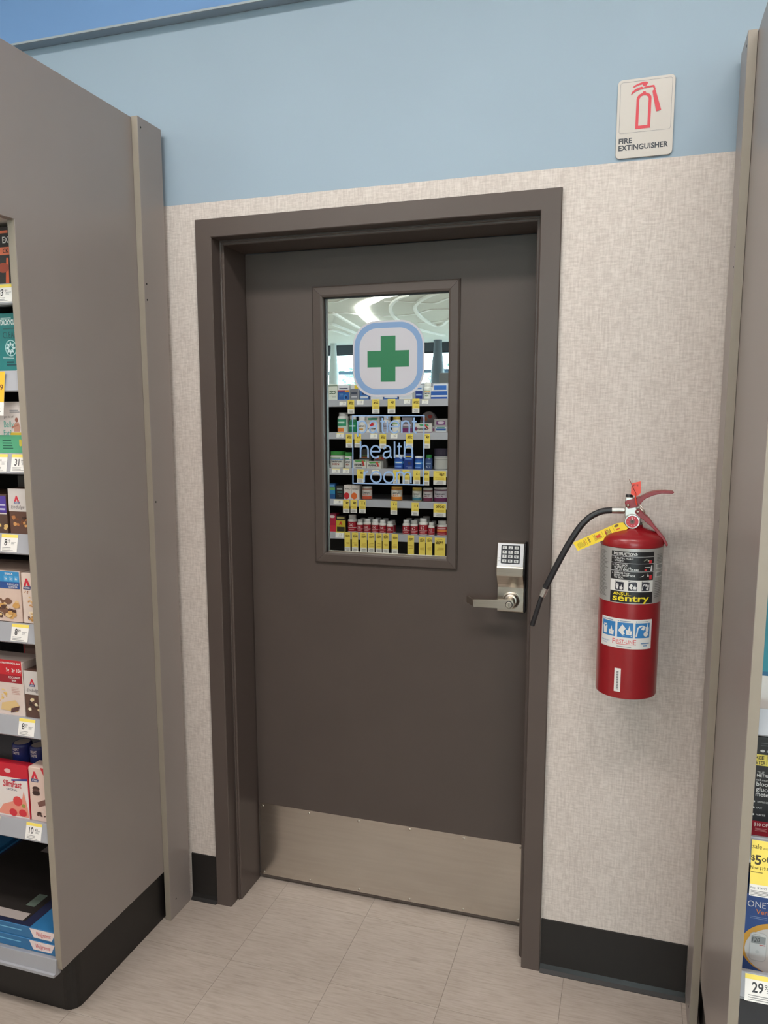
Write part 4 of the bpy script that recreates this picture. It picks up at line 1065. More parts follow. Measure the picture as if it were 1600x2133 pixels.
a.text('TRUE', .009, Vv(.869), .0045, LT, asp=.8); a.text('METRIX', .009, Vv(.8625), .0055, LT, asp=.9, bold=.02); a.text('self monitoring', .0085, Vv(.8545), .0042, LT); a.text('blood', .009, Vv(.8445), .0082, LT, w=.026, bold=.015); a.text('glucose', .009, Vv(.8340), .0082, LT, w=.037, bold=.015); a.text('meter', .009, Vv(.8240), .0082, LT, w=.027, bold=.015)
for k, z in enumerate((.811, .799, .785)): a.text(('TRIPLE SENSE', 'EASY', 'PRECISE')[k], .012, Vv(z), .0032, LT); a.ell(.007, Vv(z) + .0015, .002, .002, LT, 10)
a.ell(.016, Vv(.914), .004, .0025, LT); a.rect(.023, Vv(.912), .05, Vv(.916), (150, 150, 150)); a.lines(.012, Vv(.924), .05, Vv(.934), 2, (90, 90, 92), .3, 4)
boxprod('glucose_meter_carton', 'black carton with yellow band and blood glucose lettering on right shelf', XR0, XR0 + .13, z0, .942, -.50, .08, (34, 32, 34), a, group=GRP)
a = Art(); z0 = .4615; Vv = lambda z: z - z0
a.rect(0, 0, .13, .16, (52, 84, 146))
a.ell(.0642, Vv(.516), .0638, .0535, (224, 166, 70), 40); a.ell(.0645, Vv(.511), .056, .048, (220, 214, 210), 40)
a.text('ONETOUCH', .0085, Vv(.5975), .0125, (226, 226, 230), w=.088); a.text('Verio', .024, Vv(.5845), .0095, (226, 130, 66), w=.030, bold=.01); a.lines(.014, Vv(.574), .06, Vv(.5805), 2, (140, 160, 200), .3, 2)
a.rrect(.0165, Vv(.486), .047, Vv(.546), .008, (196, 192, 190)); a.rrect(.0175, Vv(.4875), .046, Vv(.545), .008, (222, 220, 218)); a.rect(.019, Vv(.523), .0445, Vv(.5385), (158, 160, 160)); a.text('120', .0205, Vv(.5265), .0085, (60, 64, 66), w=.013, slant=.1); a.rect(.034, Vv(.520), .0445, Vv(.5215), (200, 70, 60)); a.ell(.031, Vv(.506), .0035, .003, (206, 204, 202)); a.text('ONETOUCH', .022, Vv(.5405), .002, (120, 120, 120), w=.012)
boxprod('glucose_meter_carton', 'blue carton picturing a white glucose meter on lower right shelf', XR0, XR0 + .13, z0, .624, -.50, .08, (44, 74, 134), a, group=GRP)
# sale tag and price tags right
a = Art(); w = .075; h = .104
a.rect(0, .022, w, h, YEL)
a.text('sale', .0015, .0885, .0085, (84, 70, 30), w=.0155, bold=.01); a.text('with card', .019, .0885, .004, (110, 96, 40)); a.text('$', .0, .066, .010, (60, 52, 30), bold=.01); a.text('5', .0065, .060, .0165, (60, 52, 30), bold=.03); a.text('off', .018, .066, .010, (60, 52, 30), bold=.01)
a.text('Now $19.99', .0, .0505, .0055, (84, 70, 30), w=.033, bold=.01); a.lines(.001, .044, .03, .048, 1, (130, 110, 50), .4, 2); a.text('Reg. $24.99', .001, .014, .0042, (110, 110, 110), w=.028); a.lines(.002, .002, .05, .012, 4, (130, 130, 130), .5, 6)
rail_tag(Rs[3], 1.4400, w, .776, a, -.566, hh=.104, tilt=.004, off=.007, name='sale_tag')
rail_tag(Rs[4], 1.4455, .060, .506, price_art(.060, .048, '29', '99', 4), -.566, hh=.048)
rail_tag(Rs[2], 1.475, .05, 1.020, price_art(.05, .040, '24', '99', 5), -.566)

# ================================================================== ISLAND SHELVING ACROSS THE AISLE (seen in the mirror)
iu = empty('island_shelving', (-.4, -3.45, 0)); tag(iu, 'grey island shelving of vitamins across the aisle, mirrored in the door glass', 'shelving')
IX0, IX1, IYF, IYB = -2.05, 0.95, -3.2, -3.72
MB().box(IX0, IX1, IYB - .02, IYB, .1, 1.80, M_BLACK).build('back_panel', iu)
MB().box(IX0, IX1, IYB - .02, IYB + .02, 1.80, 1.822, M_RAIL).box(IX0, IX1, IYB + .001, IYB + .012, 1.70, 1.80, M_WHITE).build('top_rail', iu)
MB().box(IX0 - .02, IX0, IYB - .02, IYF + .0, .1, 1.80, M_LAM).build('end_panel', iu)
MB().box(IX1, IX1 + .02, IYB - .02, IYF + .0, .1, 1.80, M_LAM).build('end_panel', iu)
MB().box(IX0, IX1, IYB, IYF - .03, 0, .1, M_BASE).build('kick_base', iu)
RZ = {'A': 1.686, 'B': 1.443, 'C': 1.172, 'D': 0.933, 'E': 0.678, 'F': .16}
ISH = {}
for k, z in RZ.items():
    mb = MB().box(IX0, IX1, IYB, IYF - .004, z - .022, z - .004, M_SHELF)
    mb.prism([(IYF, z), (IYF + .002, z), (IYF + .012, z - .050), (IYF + .010, z - .053), (IYF - .01, z - .053), (IYF - .01, z - .004)], lambda p, q_, d: (d, p, q_), IX0, IX1, M_RAIL)
    ISH[k] = mb.build('shelf', iu)
TAGS = {
'A': [('w', -0.881, 0.053, 1.671, 1.644), ('y', -0.814, 0.053, 1.684, 1.581), ('w', -0.743, 0.053, 1.685, 1.648), ('y', -0.618, 0.057, 1.687, 1.582), ('y', -0.496, 0.059, 1.688, 1.583), ('w', -0.379, 0.048, 1.683, 1.652), ('y', -0.31, 0.054, 1.688, 1.585), ('w', -0.242, 0.048, 1.68, 1.65)],
'B': [('w', -0.906, 0.058, 1.438, 1.403), ('y', -0.831, 0.051, 1.43, 1.328), ('y', -0.761, 0.053, 1.432, 1.33), ('w', -0.636, 0.055, 1.433, 1.397), ('y', -0.563, 0.052, 1.431, 1.325), ('w', -0.478, 0.052, 1.434, 1.398), ('y', -0.357, 0.055, 1.434, 1.327), ('y', -0.227, 0.052, 1.434, 1.328)],
'C': [('w', -0.942, 0.067, 1.166, 1.135), ('w', -0.86, 0.052, 1.168, 1.133), ('y', -0.742, 0.055, 1.166, 1.063), ('w', -0.624, 0.053, 1.164, 1.13), ('y', -0.457, 0.051, 1.163, 1.06), ('y', -0.382, 0.055, 1.165, 1.06), ('y', -0.301, 0.052, 1.165, 1.06), ('y', -0.229, 0.048, 1.164, 1.056), ('W', -0.126, 0.095, 1.164, 1.063)],
'D': [('w', -0.926, 0.075, 0.928, 0.894), ('y', -0.858, 0.052, 0.93, 0.831), ('y', -0.797, 0.052, 0.931, 0.832), ('y', -0.728, 0.054, 0.933, 0.832), ('y', -0.477, 0.052, 0.933, 0.831), ('y', -0.312, 0.054, 0.926, 0.829), ('W', -0.124, 0.094, 0.925, 0.825)],
'E': [('w', -0.917, 0.066, 0.678, 0.634), ('f', -0.85, 0.054, 0.681, 0.53), ('f', -0.788, 0.058, 0.682, 0.529), ('f', -0.718, 0.06, 0.683, 0.528), ('f', -0.657, 0.06, 0.684, 0.53), ('f', -0.597, 0.055, 0.684, 0.53), ('f', -0.542, 0.055, 0.685, 0.529), ('f', -0.469, 0.056, 0.682, 0.529), ('f', -0.344, 0.058, 0.679, 0.528), ('f', -0.257, 0.057, 0.671, 0.524), ('f', -0.202, 0.052, 0.672, 0.527), ('F', -0.119, 0.081, 0.67, 0.524)]}
PR = {'A': ['12', '20%', '21', '20%', '9', '8', '20%', '21'], 'B': ['12', '20%', '11', '12', '20%', '21', '20%', '9'], 'C': ['20', '12', '5', '12', '13', '20%', '13', '20%', '$'], 'D': ['18', '9', '9', '11', '11', '11', '20%'], 'E': ['12'] + ['FREE'] * 11}
for k, L in TAGS.items():
    for i, (kd, xc, w, zt, zb) in enumerate(L):
        h = zt - zb; a = Art(); s = PR[k][i]
        if kd == 'f': w *= .88
        if kd in 'w':
            a.rect(0, h * .86, w, h, (236, 220, 120)); a.text(s, w * .25, h * .35, h * .42, (90, 90, 94), asp=.9); a.lines(w * .2, h * .08, w * .85, h * .25, 2, (160, 160, 160), .4, i)
        else:
            split = .24 if kd in 'fF' and i < 8 else (.0 if kd in 'fF' else .30)
            if kd in 'yW': split = .32
            a.rect(0, h * split, w, h, YEL)
            hh = min(h * .16, w * .32)
            a.text(s, w * .12 if kd != 'F' else w * .2, h * .97 - hh * 1.35 - h * .08, hh, (84, 66, 20), w=w * (.70 if len(s) > 2 else .45), bold=.03)
            a.lines(w * .3, h * .90, w * .85, h * .95, 1, (150, 120, 40), .4, i)
            a.lines(w * .15, h * max(split, .3) + .004, w * .9, h * (max(split, .3) + .22), 3, (180, 146, 50), .35, i)
            if split: a.lines(w * .2, h * .05, w * .9, h * split * .8, 4, (140, 140, 140), .5, i + 5)
        tl = .010 if kd == 'w' else .006; off = .0006 if kd == 'w' else .012
        fn = lambda u, v, e: (xc + w / 2 - u, IYF + .002 + (tl / .05) * (RZ[k] - zb - v) * (1 if kd == 'w' else 0) + off + e, zb + v)
        mb = MB(); P = [fn(u, v, e) for e in (0, .0005) for u, v in ((0, 0), (w, 0), (w, h), (0, h))]
        mb.add(P, [(4, 5, 6, 7), (0, 1, 5, 4), (1, 2, 6, 5), (2, 3, 7, 6), (3, 0, 4, 7), (3, 2, 1, 0)], ink((226, 226, 222)))
        a.build('', lambda u, v, e: fn(u, v, e + .0005), None, eps=.0002, mb=mb)
        mb.build('price_tag' if kd == 'w' else 'sale_tag', ISH[k])

IPF = IYF - .025
def rbox(name, label, x0, x1, k, zt, col, art=None, dep=.08, z0=None, yf=None):
    z0 = RZ[k] - .0034 if z0 is None else z0
    return boxprod(name, label, x0, x1, z0, zt, IPF if yf is None else yf, dep, col, art, 'r', group='vitamin cartons on the island shelving')
def rbottle(name, label, x0, x1, k, zt, body, cap, lab, art=None, kind='bottle', capfrac=.22, yc=None, z0=None, group='vitamin bottles on the island shelving', neck=.72):
    z0 = RZ[k] - .0034 if z0 is None else z0
    r = (x1 - x0) / 2; cx = (x0 + x1) / 2; cy = (IPF - r) if yc is None else yc; h = zt - z0
    zc = zt - h * capfrac; rn = r * neck
    bm_ = mat('plastic_%02x%02x%02x' % body, body, .35, var=.02)
    sh = h * .12 if kind == 'bottle' else h * .04
    b = MB().lathe([(r * .90, z0), (r, z0 + .004), (r, zc - sh - .004), (r * .96, zc - sh * .6), (rn * 1.02, zc - .002), (rn, zc)], (cx, cy, 0), bm_, 28).build(name)
    tag(b, label, 'bottle' if kind == 'bottle' else 'jar', group)
    rc_ = rn * 1.08 if kind == 'bottle' else r * .98
    MB().lathe([(rc_, zc - .001), (rc_, zt - .003), (rc_ * .94, zt), (0, zt)], (cx, cy, 0), mat('cap_%02x%02x%02x' % cap, cap, .4, var=.03), 24).build('cap', b)
    if lab:
        a = Art(du=.005); lh = (zc - sh - .008) - (z0 + .008)
        a.rect(-r * 1.5, 0, r * 1.5, lh, lab)
        if art: art(a, r, lh)
        a.build('label', cyl(cx, cy, r, PI / 2, z0 + .008), b)   # arc runs counter-clockwise: flip u so the print reads right from the aisle
        lo_ = b.children[-1]
        for v in lo_.data.vertices: v.co.x = 2 * cx - v.co.x
        lo_.data.flip_normals()
    return b
NV = (40, 60, 130); GRY = (170, 170, 172); GRN = (20, 120, 76); RDL = (160, 26, 44)
def brandish(txt, col, hh=.3):
    return lambda a, r, lh: (a.text(txt, 0, lh * .52, lh * hh, col, w=r * 1.5, al='C', bold=.02), a.rect(-r * .5, lh * .30, r * .5, lh * .38, (140, 140, 140)))
# --- top row
a = Art(); a.poly([(.012, .068), (.03, .060), (.045, .066), (.066, .060), (.066, .066), (.045, .072), (.03, .066), (.012, .074)], (70, 96, 70)); a.poly([(.012, .054), (.03, .046), (.045, .052), (.066, .046), (.066, .052), (.045, .058), (.03, .052), (.012, .060)], (70, 96, 70)); a.rect(0, .106, .079, .112, (96, 120, 96)); a.lines(.01, .02, .06, .036, 3, (150, 160, 150), .4, 2)
rbox('vitamin_carton', 'white carton with two wavy lines, first on top mirrored shelf', -1.016, -.937, 'A', 1.803, (214, 220, 208), a)
a = Art(); a.rect(0, 0, .092, .07, (44, 92, 160)); a.rect(0, .066, .092, .076, (170, 46, 60)); a.rect(.0, .06, .034, .075, (220, 150, 60)); a.text('powdermax', .084, .084, .010, (50, 56, 76), w=.07, al='R', bold=.02) if False else a.rect(.012, .084, .080, .092, (70, 76, 96)); a.ell(.030, .024, .016, .020, (60, 130, 196)); a.ell(.026, .022, .009, .013, (30, 50, 100)); a.lines(.05, .03, .085, .055, 3, (120, 170, 214), .3, 3)
rbox('vitamin_carton', 'white and blue carton with red stripe on top mirrored shelf', -.933, -.841, 'A', 1.796, (214, 218, 224), a)
a = Art(); a.rect(0, 0, .061, .085, (120, 122, 130)); a.rect(0, .085, .03, .11, (226, 196, 60)); a.rect(.01, .045, .055, .06, (60, 66, 84)); a.rect(.01, .02, .055, .03, (190, 190, 196))
rbox('vitamin_carton', 'grey carton with yellow corner left of the mirrored cross sticker', -.830, -.769, 'A', 1.800, (210, 212, 210), a)
for i, (x0, x1, c, t) in enumerate([(-.757, -.688, (60, 110, 176), 'blue and white carton'), (-.672, -.576, (206, 206, 210), 'pale grey carton'), (-.569, -.458, (50, 96, 168), 'mid blue wide carton'), (-.450, -.349, (214, 214, 214), 'white wide carton')]):
    rbox('vitamin_carton', t + ' peeping below the mirrored cross sticker', x0, x1, 'A', 1.775, c, Art().rect(.006, .012, x1 - x0 - .006, .03, (200, 206, 214)).rect(.006, .04, x1 - x0 - .02, .055, (60, 70, 110)))
a = Art(); a.rect(0, 0, .054, .062, NV); a.rect(.006, .03, .048, .04, (150, 180, 220)); a.rect(.006, .075, .048, .085, (90, 130, 190))
rbox('vitamin_carton', 'white carton with navy lower half, right of the mirrored sticker', -.325, -.271, 'A', 1.787, (206, 216, 226), a)
rbottle('vitamin_bottle', 'white bottle with rainbow arc label on top mirrored shelf', -.268, -.210, 'A', 1.808, (224, 226, 220), (224, 226, 220), (226, 228, 222), lambda a, r, lh: (a.rect(-r * 1.0, lh * .80, r * .8, lh * .86, (90, 170, 90)), a.rect(-r * .7, lh * .72, r * .9, lh * .78, (220, 160, 60)), a.text('Centrum', 0, lh * .46, lh * .2, (40, 44, 60), w=r * 1.5, al='C', bold=.03), a.text('MEN', 0, lh * .2, lh * .16, (100, 130, 60), w=r * .9, al='C', bold=.03)))
a = Art().rect(0, .030, .122, .058, (50, 96, 172)).rect(0, .0, .122, .018, (46, 84, 160))
rbox('vitamin_carton', 'blue and white tray carton, lower of two at right of top mirrored shelf', -.206, -.084, 'A', 1.746, (216, 222, 232), a, dep=.1)
rbox('vitamin_carton', 'blue and white tray carton, upper of two at right of top mirrored shelf', -.190, -.088, 'A', 1.794, (216, 222, 232), Art().rect(.004, .004, .096, .036, (60, 112, 190)), dep=.09, z0=1.7465)
# --- second row
rbottle('vitamin_bottle', 'big white bottle with green and orange label on second mirrored shelf', -.951, -.860, 'B', 1.591, (224, 224, 220), (216, 218, 216), (206, 218, 206), lambda a, r, lh: (a.rect(-r * 1.2, lh * .45, r * .8, lh * .98, (50, 150, 110)), a.rect(-r * 1.2, lh * .0, r * .4, lh * .3, (226, 130, 60)), a.rect(-r * .9, lh * .66, r * .5, lh * .78, (200, 226, 210))), capfrac=.14)
rbottle('vitamin_bottle', 'green bottle with white cap on second mirrored shelf', -.855, -.791, 'B', 1.568, (20, 110, 70), (226, 228, 226), (22, 128, 84), lambda a, r, lh: (a.rect(-r * .9, lh * .55, r * .9, lh * .68, (190, 224, 200)), a.rect(-r * .9, lh * .1, r * .9, lh * .2, (20, 90, 60))))
rbottle('vitamin_bottle', 'white bottle with dark script label behind the lettering, second mirrored shelf', -.787, -.714, 'B', 1.564, (228, 228, 226), (222, 222, 222), (226, 226, 222), lambda a, r, lh: (a.text('Centrum', 0, lh * .55, lh * .2, (40, 40, 50), w=r * 1.5, al='C', bold=.03), a.rect(-r * .5, lh * .2, r * .5, lh * .36, (200, 150, 70))))
a = Art(); a.rect(0, .07, .097, .12, (190, 186, 180)); a.rect(.01, .095, .085, .11, (60, 140, 110)); a.ell(.055, .062, .017, .015, (200, 40, 50)); a.text('Centrum', .048, .025, .014, (50, 50, 60), w=.075, al='C', bold=.03)
rbox('vitamin_carton', 'white carton with red heart behind the word patient', -.706, -.609, 'B', 1.567, (218, 214, 210), a)
rbottle('vitamin_bottle', 'white bottle left of the yellow capped one, second mirrored shelf', -.585, -.521, 'B', 1.567, (220, 220, 222), (214, 214, 214), (170, 172, 190), brandish('Centrum', (50, 50, 70), .2))
rbottle('vitamin_bottle', 'white bottle with yellow cap behind the lettering, second mirrored shelf', -.513, -.442, 'B', 1.567, (222, 222, 216), (200, 170, 60), (224, 224, 218), lambda a, r, lh: (a.rect(-r, lh * .8, r, lh * .92, (120, 170, 90)), a.text('Centrum', 0, lh * .5, lh * .2, (40, 40, 50), w=r * 1.5, al='C', bold=.03)))
rbox('vitamin_carton', 'grey and purple carton behind the word patient', -.426, -.348, 'B', 1.553, (120, 118, 126), Art().rect(.0, .0, .078, .035, (110, 40, 96)).rect(.006, .05, .07, .062, (190, 180, 196)))
def archpack(label, x0, x1, k, zt, yf, col, arts):
    z0 = RZ[k] - .0034; w = x1 - x0; h = zt - z0
    pts = [(0, 0), (w, 0), (w, h * .45)] + [(w * (.5 + .5 * math.cos(q)), h * .45 + h * .55 * math.sin(q)) for q in [PI * j / 10 for j in range(1, 10)]] + [(0, h * .45)]
    o = MB().prism(pts, lambda a_, b_, d: (x1 - a_, d, z0 + b_), yf - .05, yf, mat('carton_%02x%02x%02x' % col, col, .4, var=.03), .0008, 1).build('vitamin_pack')
    tag(o, label, 'box', 'vitamin cartons on the island shelving'); arts.build('front_print', rear(x1, yf, z0), o)
archpack('round topped grey pack behind the lower carton, right on second mirrored shelf', -.313, -.185, 'B', 1.597, IPF - .09, (150, 140, 142), Art().ell(.05, .12, .018, .014, (190, 60, 50)).ell(.09, .10, .02, .016, (190, 110, 60)).text('15', .10, .092, .018, (120, 50, 70), bold=.03))
a = Art(); a.rect(0, 0, .132, .008, (110, 50, 90)); a.poly([(.03, .064), (.10, .064), (.085, .05), (.02, .05)], (80, 160, 110)); a.poly([(.02, .03), (.045, .06), (.06, .06), (.035, .03)], (210, 70, 60)); a.text('Centrum', .070, .024, .018, (50, 50, 60), w=.085, al='C', bold=.03); a.ell(.118, .03, .010, .014, (120, 50, 90))
rbox('vitamin_carton', 'white carton with colour swirl at right of second mirrored shelf', -.328, -.199, 'B', 1.510, (206, 204, 198), a, dep=.07)
a = Art().rect(.008, .008, .09, .044, (200, 206, 210)).rect(.012, .018, .085, .032, (50, 90, 150)).rect(.02, .036, .08, .042, (60, 140, 130)).ell(.104, .024, .006, .012, (110, 50, 90))
rbox('vitamin_carton', 'grey and blue carton, lower of the pair at far right, second mirrored shelf', -.196, -.081, 'B', 1.490, (150, 146, 148), a)
rbox('vitamin_carton', 'grey and purple carton, upper of the pair at far right, second mirrored shelf', -.180, -.084, 'B', 1.543, (158, 156, 156), Art().rect(.014, .008, .08, .034, (110, 44, 110)).ell(.047, .024, .026, .009, (200, 190, 200)), z0=1.4905, dep=.07)
# --- third row
CT = lambda n_, c2: (lambda a, r, lh: (a.rect(-r * 1.3, lh * .82, r * .6, lh * .92, (70, 150, 80)), a.rect(-r * .9, lh * .72, r * 1.0, lh * .80, (90, 130, 190)), a.text('Centrum', 0, lh * .46, lh * .22, (44, 44, 56), w=r * 1.55, al='C', bold=.03), a.text(n_, 0, lh * .20, lh * .18, c2, w=r * .9, al='C', bold=.03)))
rbottle('vitamin_jar', 'wide white jar with green lid at left of third mirrored shelf', -1.017, -.896, 'C', 1.296, (206, 208, 200), (56, 140, 60), (210, 210, 204), CT('MEN', (150, 80, 60)), 'jar', .22)
rbottle('vitamin_jar', 'narrow white jar with green lid on third mirrored shelf', -.889, -.834, 'C', 1.291, (206, 208, 200), (64, 150, 70), (210, 210, 204), CT('MEN', (150, 80, 60)), 'jar', .22)
def ctb(w, h): return Art().poly([(w * .05, h * .95), (w * .9, h * .95), (w * .75, h * .7), (w * .05, h * .8)], (90, 160, 90)).poly([(w * .1, h * .3), (w * .2, h * .9), (w * .34, h * .9), (w * .24, h * .3)], (206, 70, 60)).text('Centrum', w * .55, h * .34, h * .32, (50, 50, 60), w=w * .66, al='C', bold=.03).rect(w * .3, h * .1, w * .8, h * .18, (130, 130, 130))
archpack('round topped grey pack behind the left carton, third mirrored shelf', -.801, -.700, 'C', 1.313, IPF - .09, (92, 92, 90), Art().rect(.02, .09, .08, .10, (110, 150, 100)).rect(.02, .075, .08, .085, (200, 120, 60)))
rbox('vitamin_carton', 'white colour swirl carton left under the word health', -.816, -.709, 'C', 1.234, (206, 206, 198), ctb(.107, .066), dep=.07)
archpack('round topped grey pack behind the right carton, third mirrored shelf', -.682, -.578, 'C', 1.272, IPF - .09, (120, 116, 112), Art().ell(.03, .075, .012, .009, (200, 60, 60)).ell(.052, .078, .012, .009, (220, 150, 50)).ell(.072, .074, .012, .009, (190, 60, 80)))
rbox('vitamin_carton', 'white colour swirl carton right under the word health', -.705, -.593, 'C', 1.224, (206, 206, 198), ctb(.112, .056), dep=.07)
BL = lambda a, r, lh: (a.rect(-r * 1.2, lh * .50, r * 1.2, lh * .72, (90, 160, 220)), a.rect(-r * .7, lh * .56, r * .7, lh * .64, (230, 236, 240)), a.rect(-r, lh * .1, r * .6, lh * .2, (120, 160, 220)))
rbottle('vitamin_bottle', 'white capped blue bottle under the word health, left of the pouch', -.493, -.417, 'C', 1.276, (36, 70, 150), (220, 224, 228), (40, 84, 170), BL, 'jar', .16)
pw = .074
po = MB().prism([(0, 0), (pw, 0), (pw * .98, .108), (pw * .9, .118), (pw * .1, .118), (pw * .02, .108)], lambda a_, b_, d: (-.339 - a_, d, 1.1686 + b_), IPF - .035, IPF, mat('blue_pouch', (30, 58, 132), .35, var=.06), .003, 2).build('vitamin_pouch')
tag(po, 'dark blue stand-up pouch on third mirrored shelf', 'pouch')
Art().rect(.012, .092, .060, .100, (220, 190, 60)).rect(.01, .072, .064, .084, (90, 130, 200)).ell(.03, .045, .012, .012, (60, 60, 90)).lines(.01, .008, .06, .026, 3, (150, 170, 210), .3, 2).build('front_print', rear(-.339, IPF, 1.1686), po)
rbottle('vitamin_bottle', 'small blue bottle with white cap right of the pouch', -.335, -.272, 'C', 1.267, (36, 70, 150), (220, 224, 228), (46, 100, 180), BL, 'jar', .14)
rbottle('vitamin_bottle', 'slim dark blue bottle with green cap on third mirrored shelf', -.252, -.198, 'C', 1.279, (40, 60, 110), (40, 130, 60), (60, 84, 130), lambda a, r, lh: (a.ell(0, lh * .25, r * .5, lh * .14, (190, 200, 210)), a.rect(-r * .8, lh * .6, r * .8, lh * .7, (150, 170, 190))), 'bottle', .2)
rbottle('protein_tub', 'large grey tub with dark lid at right of third mirrored shelf', -.192, -.083, 'C', 1.325, (150, 150, 150), (44, 38, 56), (176, 176, 172), lambda a, r, lh: a.rect(-r * 1.3, lh * .82, r * 1.3, lh * .86, (120, 120, 120)), 'jar', .34)
# --- fourth row
rbox('vitamin_carton', 'blue and green carton at left of fourth mirrored shelf', -1.014, -.964, 'D', 1.049, (30, 84, 140), Art().rect(.0, .07, .05, .09, (110, 170, 90)).rect(.005, .095, .045, .11, (90, 150, 200)).rect(.0, .04, .05, .07, (50, 140, 190)))
rbox('vitamin_carton', 'black carton on fourth mirrored shelf', -.957, -.894, 'D', 1.032, (34, 36, 38), Art().rect(.01, .074, .054, .086, (150, 156, 156)).rect(.01, .05, .05, .06, (60, 110, 100)).lines(.01, .02, .05, .04, 3, (96, 96, 96), .4, 2))
rbox('vitamin_carton', 'white carton with red disc on fourth mirrored shelf', -.888, -.832, 'D', 1.041, (220, 214, 208), Art().ell(.036, .028, .022, .026, (200, 44, 50)).text('Centrum', .028, .078, .010, (60, 60, 66), w=.045, al='C', bold=.02))
rbox('vitamin_carton', 'white carton with orange disc on fourth mirrored shelf', -.829, -.769, 'D', 1.039, (220, 214, 208), Art().ell(.038, .028, .023, .026, (226, 110, 50)).text('Centrum', .03, .078, .010, (60, 60, 66), w=.048, al='C', bold=.02))
JR = lambda c, t='MULTI': (lambda a, r, lh: (a.rect(-r * 1.3, 0, r * 1.3, lh * .32, c), a.text('Centrum', 0, lh * .62, lh * .18, (50, 50, 60), w=r * 1.5, al='C', bold=.03), a.text(t, 0, lh * .40, lh * .14, c, w=r * 1.0, al='C', bold=.03)))
rbottle('gummy_jar', 'clear jar with orange red label under the lettering, fourth mirrored shelf', -.753, -.675, 'D', 1.032, (150, 110, 96), (170, 166, 160), (196, 190, 184), JR((200, 80, 50)), 'jar', .14)
rbottle('gummy_jar', 'jar with gold lid and orange fruit label, alone on fourth mirrored shelf', -.519, -.434, 'D', 1.038, (190, 130, 60), (210, 160, 70), (214, 210, 200), JR((224, 130, 40)), 'jar', .14)
rbottle('gummy_jar', 'jar with gold lid and teal label on fourth mirrored shelf', -.352, -.281, 'D', 1.034, (170, 160, 110), (206, 180, 80), (206, 206, 196), JR((60, 120, 140)), 'jar', .14)
rbottle('gummy_jar', 'jar with maroon label second from right, fourth mirrored shelf', -.270, -.196, 'D', 1.032, (120, 80, 80), (190, 190, 186), (196, 190, 190), JR((110, 40, 70)), 'jar', .14)
rbottle('gummy_jar', 'wide jar with purple label at right of fourth mirrored shelf', -.190, -.084, 'D', 1.038, (110, 70, 90), (206, 202, 200), (186, 180, 186), JR((100, 34, 80), 'VITA'), 'jar', .12)
# --- fifth row
rbox('vitamin_carton', 'magenta carton at left of bottom mirrored shelf', -1.017, -.959, 'E', .815, (176, 24, 60), Art().ell(.03, .118, .022, .011, (226, 214, 214)).rect(.0, .128, .058, .141, (120, 30, 60)).rect(.0, 0, .058, .05, (200, 40, 60)))
rbox('vitamin_carton', 'yellow and black carton with red figure on bottom mirrored shelf', -.957, -.880, 'E', .799, (40, 36, 30), Art().rect(.0, .0, .077, .092, (196, 176, 50)).rect(.006, .004, .07, .040, (50, 46, 30)).rect(.008, .104, .068, .116, (196, 186, 120)).poly([(.025, .05), (.035, .085), (.045, .078), (.055, .052), (.042, .060)], (200, 60, 40)))
RL = lambda a, r, lh: (a.rect(-r * 1.4, lh * .38, r * 1.4, lh * .42, (226, 216, 214)), a.text('CoQ', 0, lh * .55, lh * .25, (230, 214, 214), w=r * .9, al='C', bold=.03), a.rect(-r * .5, lh * .14, r * .6, lh * .22, (214, 150, 150)))
C3 = lambda a, r, lh: (a.rect(-r * 1.4, lh * .36, r * 1.4, lh * .40, (226, 216, 214)), a.text('C', 0, lh * .52, lh * .36, (236, 226, 226), al='C', bold=.05), a.rect(-r * .5, lh * .14, r * .6, lh * .22, (214, 150, 150)))
E_ = [(-.873, -.796, .809), (-.793, -.742, .776), (-.742, -.680, .782), (-.676, -.616, .781), (-.614, -.557, .779), (-.553, -.500, .770), (-.428, -.368, .786), (-.366, -.306, .785), (-.302, -.230, .803), (-.227, -.175, .774), (-.163, -.081, .789)]
ORD = ['first', 'second', 'third', 'fourth', 'fifth', 'sixth', 'seventh', 'eighth', 'ninth', 'tenth', 'eleventh']
for i, (x0, x1, zt) in enumerate(E_):
    extra = {0: ', taller', 8: ', taller', 10: ', widest with an orange stripe'}.get(i, '')
    lab = '%s white capped red label bottle from left%s, bottom mirrored shelf' % (ORD[i], extra)
    arts = RL if i < 6 else C3
    if i == 10: arts = lambda a, r, lh: (a.rect(-r * 1.4, lh * .40, r * 1.4, lh * .66, (224, 140, 70)), a.rect(-r * .9, lh * .74, r * .9, lh * .86, (220, 180, 180)), a.rect(-r * .9, lh * .12, r * .9, lh * .2, (220, 180, 180)))
    rbottle('supplement_bottle', lab, x0 + .001, x1 - .001, 'E', zt, (224, 222, 218), (222, 222, 220), RDL, arts, 'bottle', .20, group='red label bottles on the bottom mirrored shelf')
    if i not in (0, 10):
        rbottle('supplement_bottle', 'white capped bottle right behind the %s red label bottle, bottom mirrored shelf' % ORD[i], x0 + .001, x1 - .001, 'E', zt + .002, (224, 222, 218), (222, 222, 220), RDL, None, 'bottle', .20, yc=IPF - (x1 - x0) * 1.6 - .012, group='red label bottles on the bottom mirrored shelf')
# cartons on top of the island, towards its back
for x0, x1, t in ((-.262, -.155, 'small dark grey carton on top of the island left of the dark column'), (.02, .12, 'small dark grey carton on top of the island at the right edge')):
    boxprod('display_carton', t, x0, x1, 1.8225, 1.902, -3.705, .03, (96, 100, 98), Art().frame(.004, .004, x1 - x0 - .004, .076, .002, (120, 124, 122)), 'r', group='cartons on top of the island shelving')

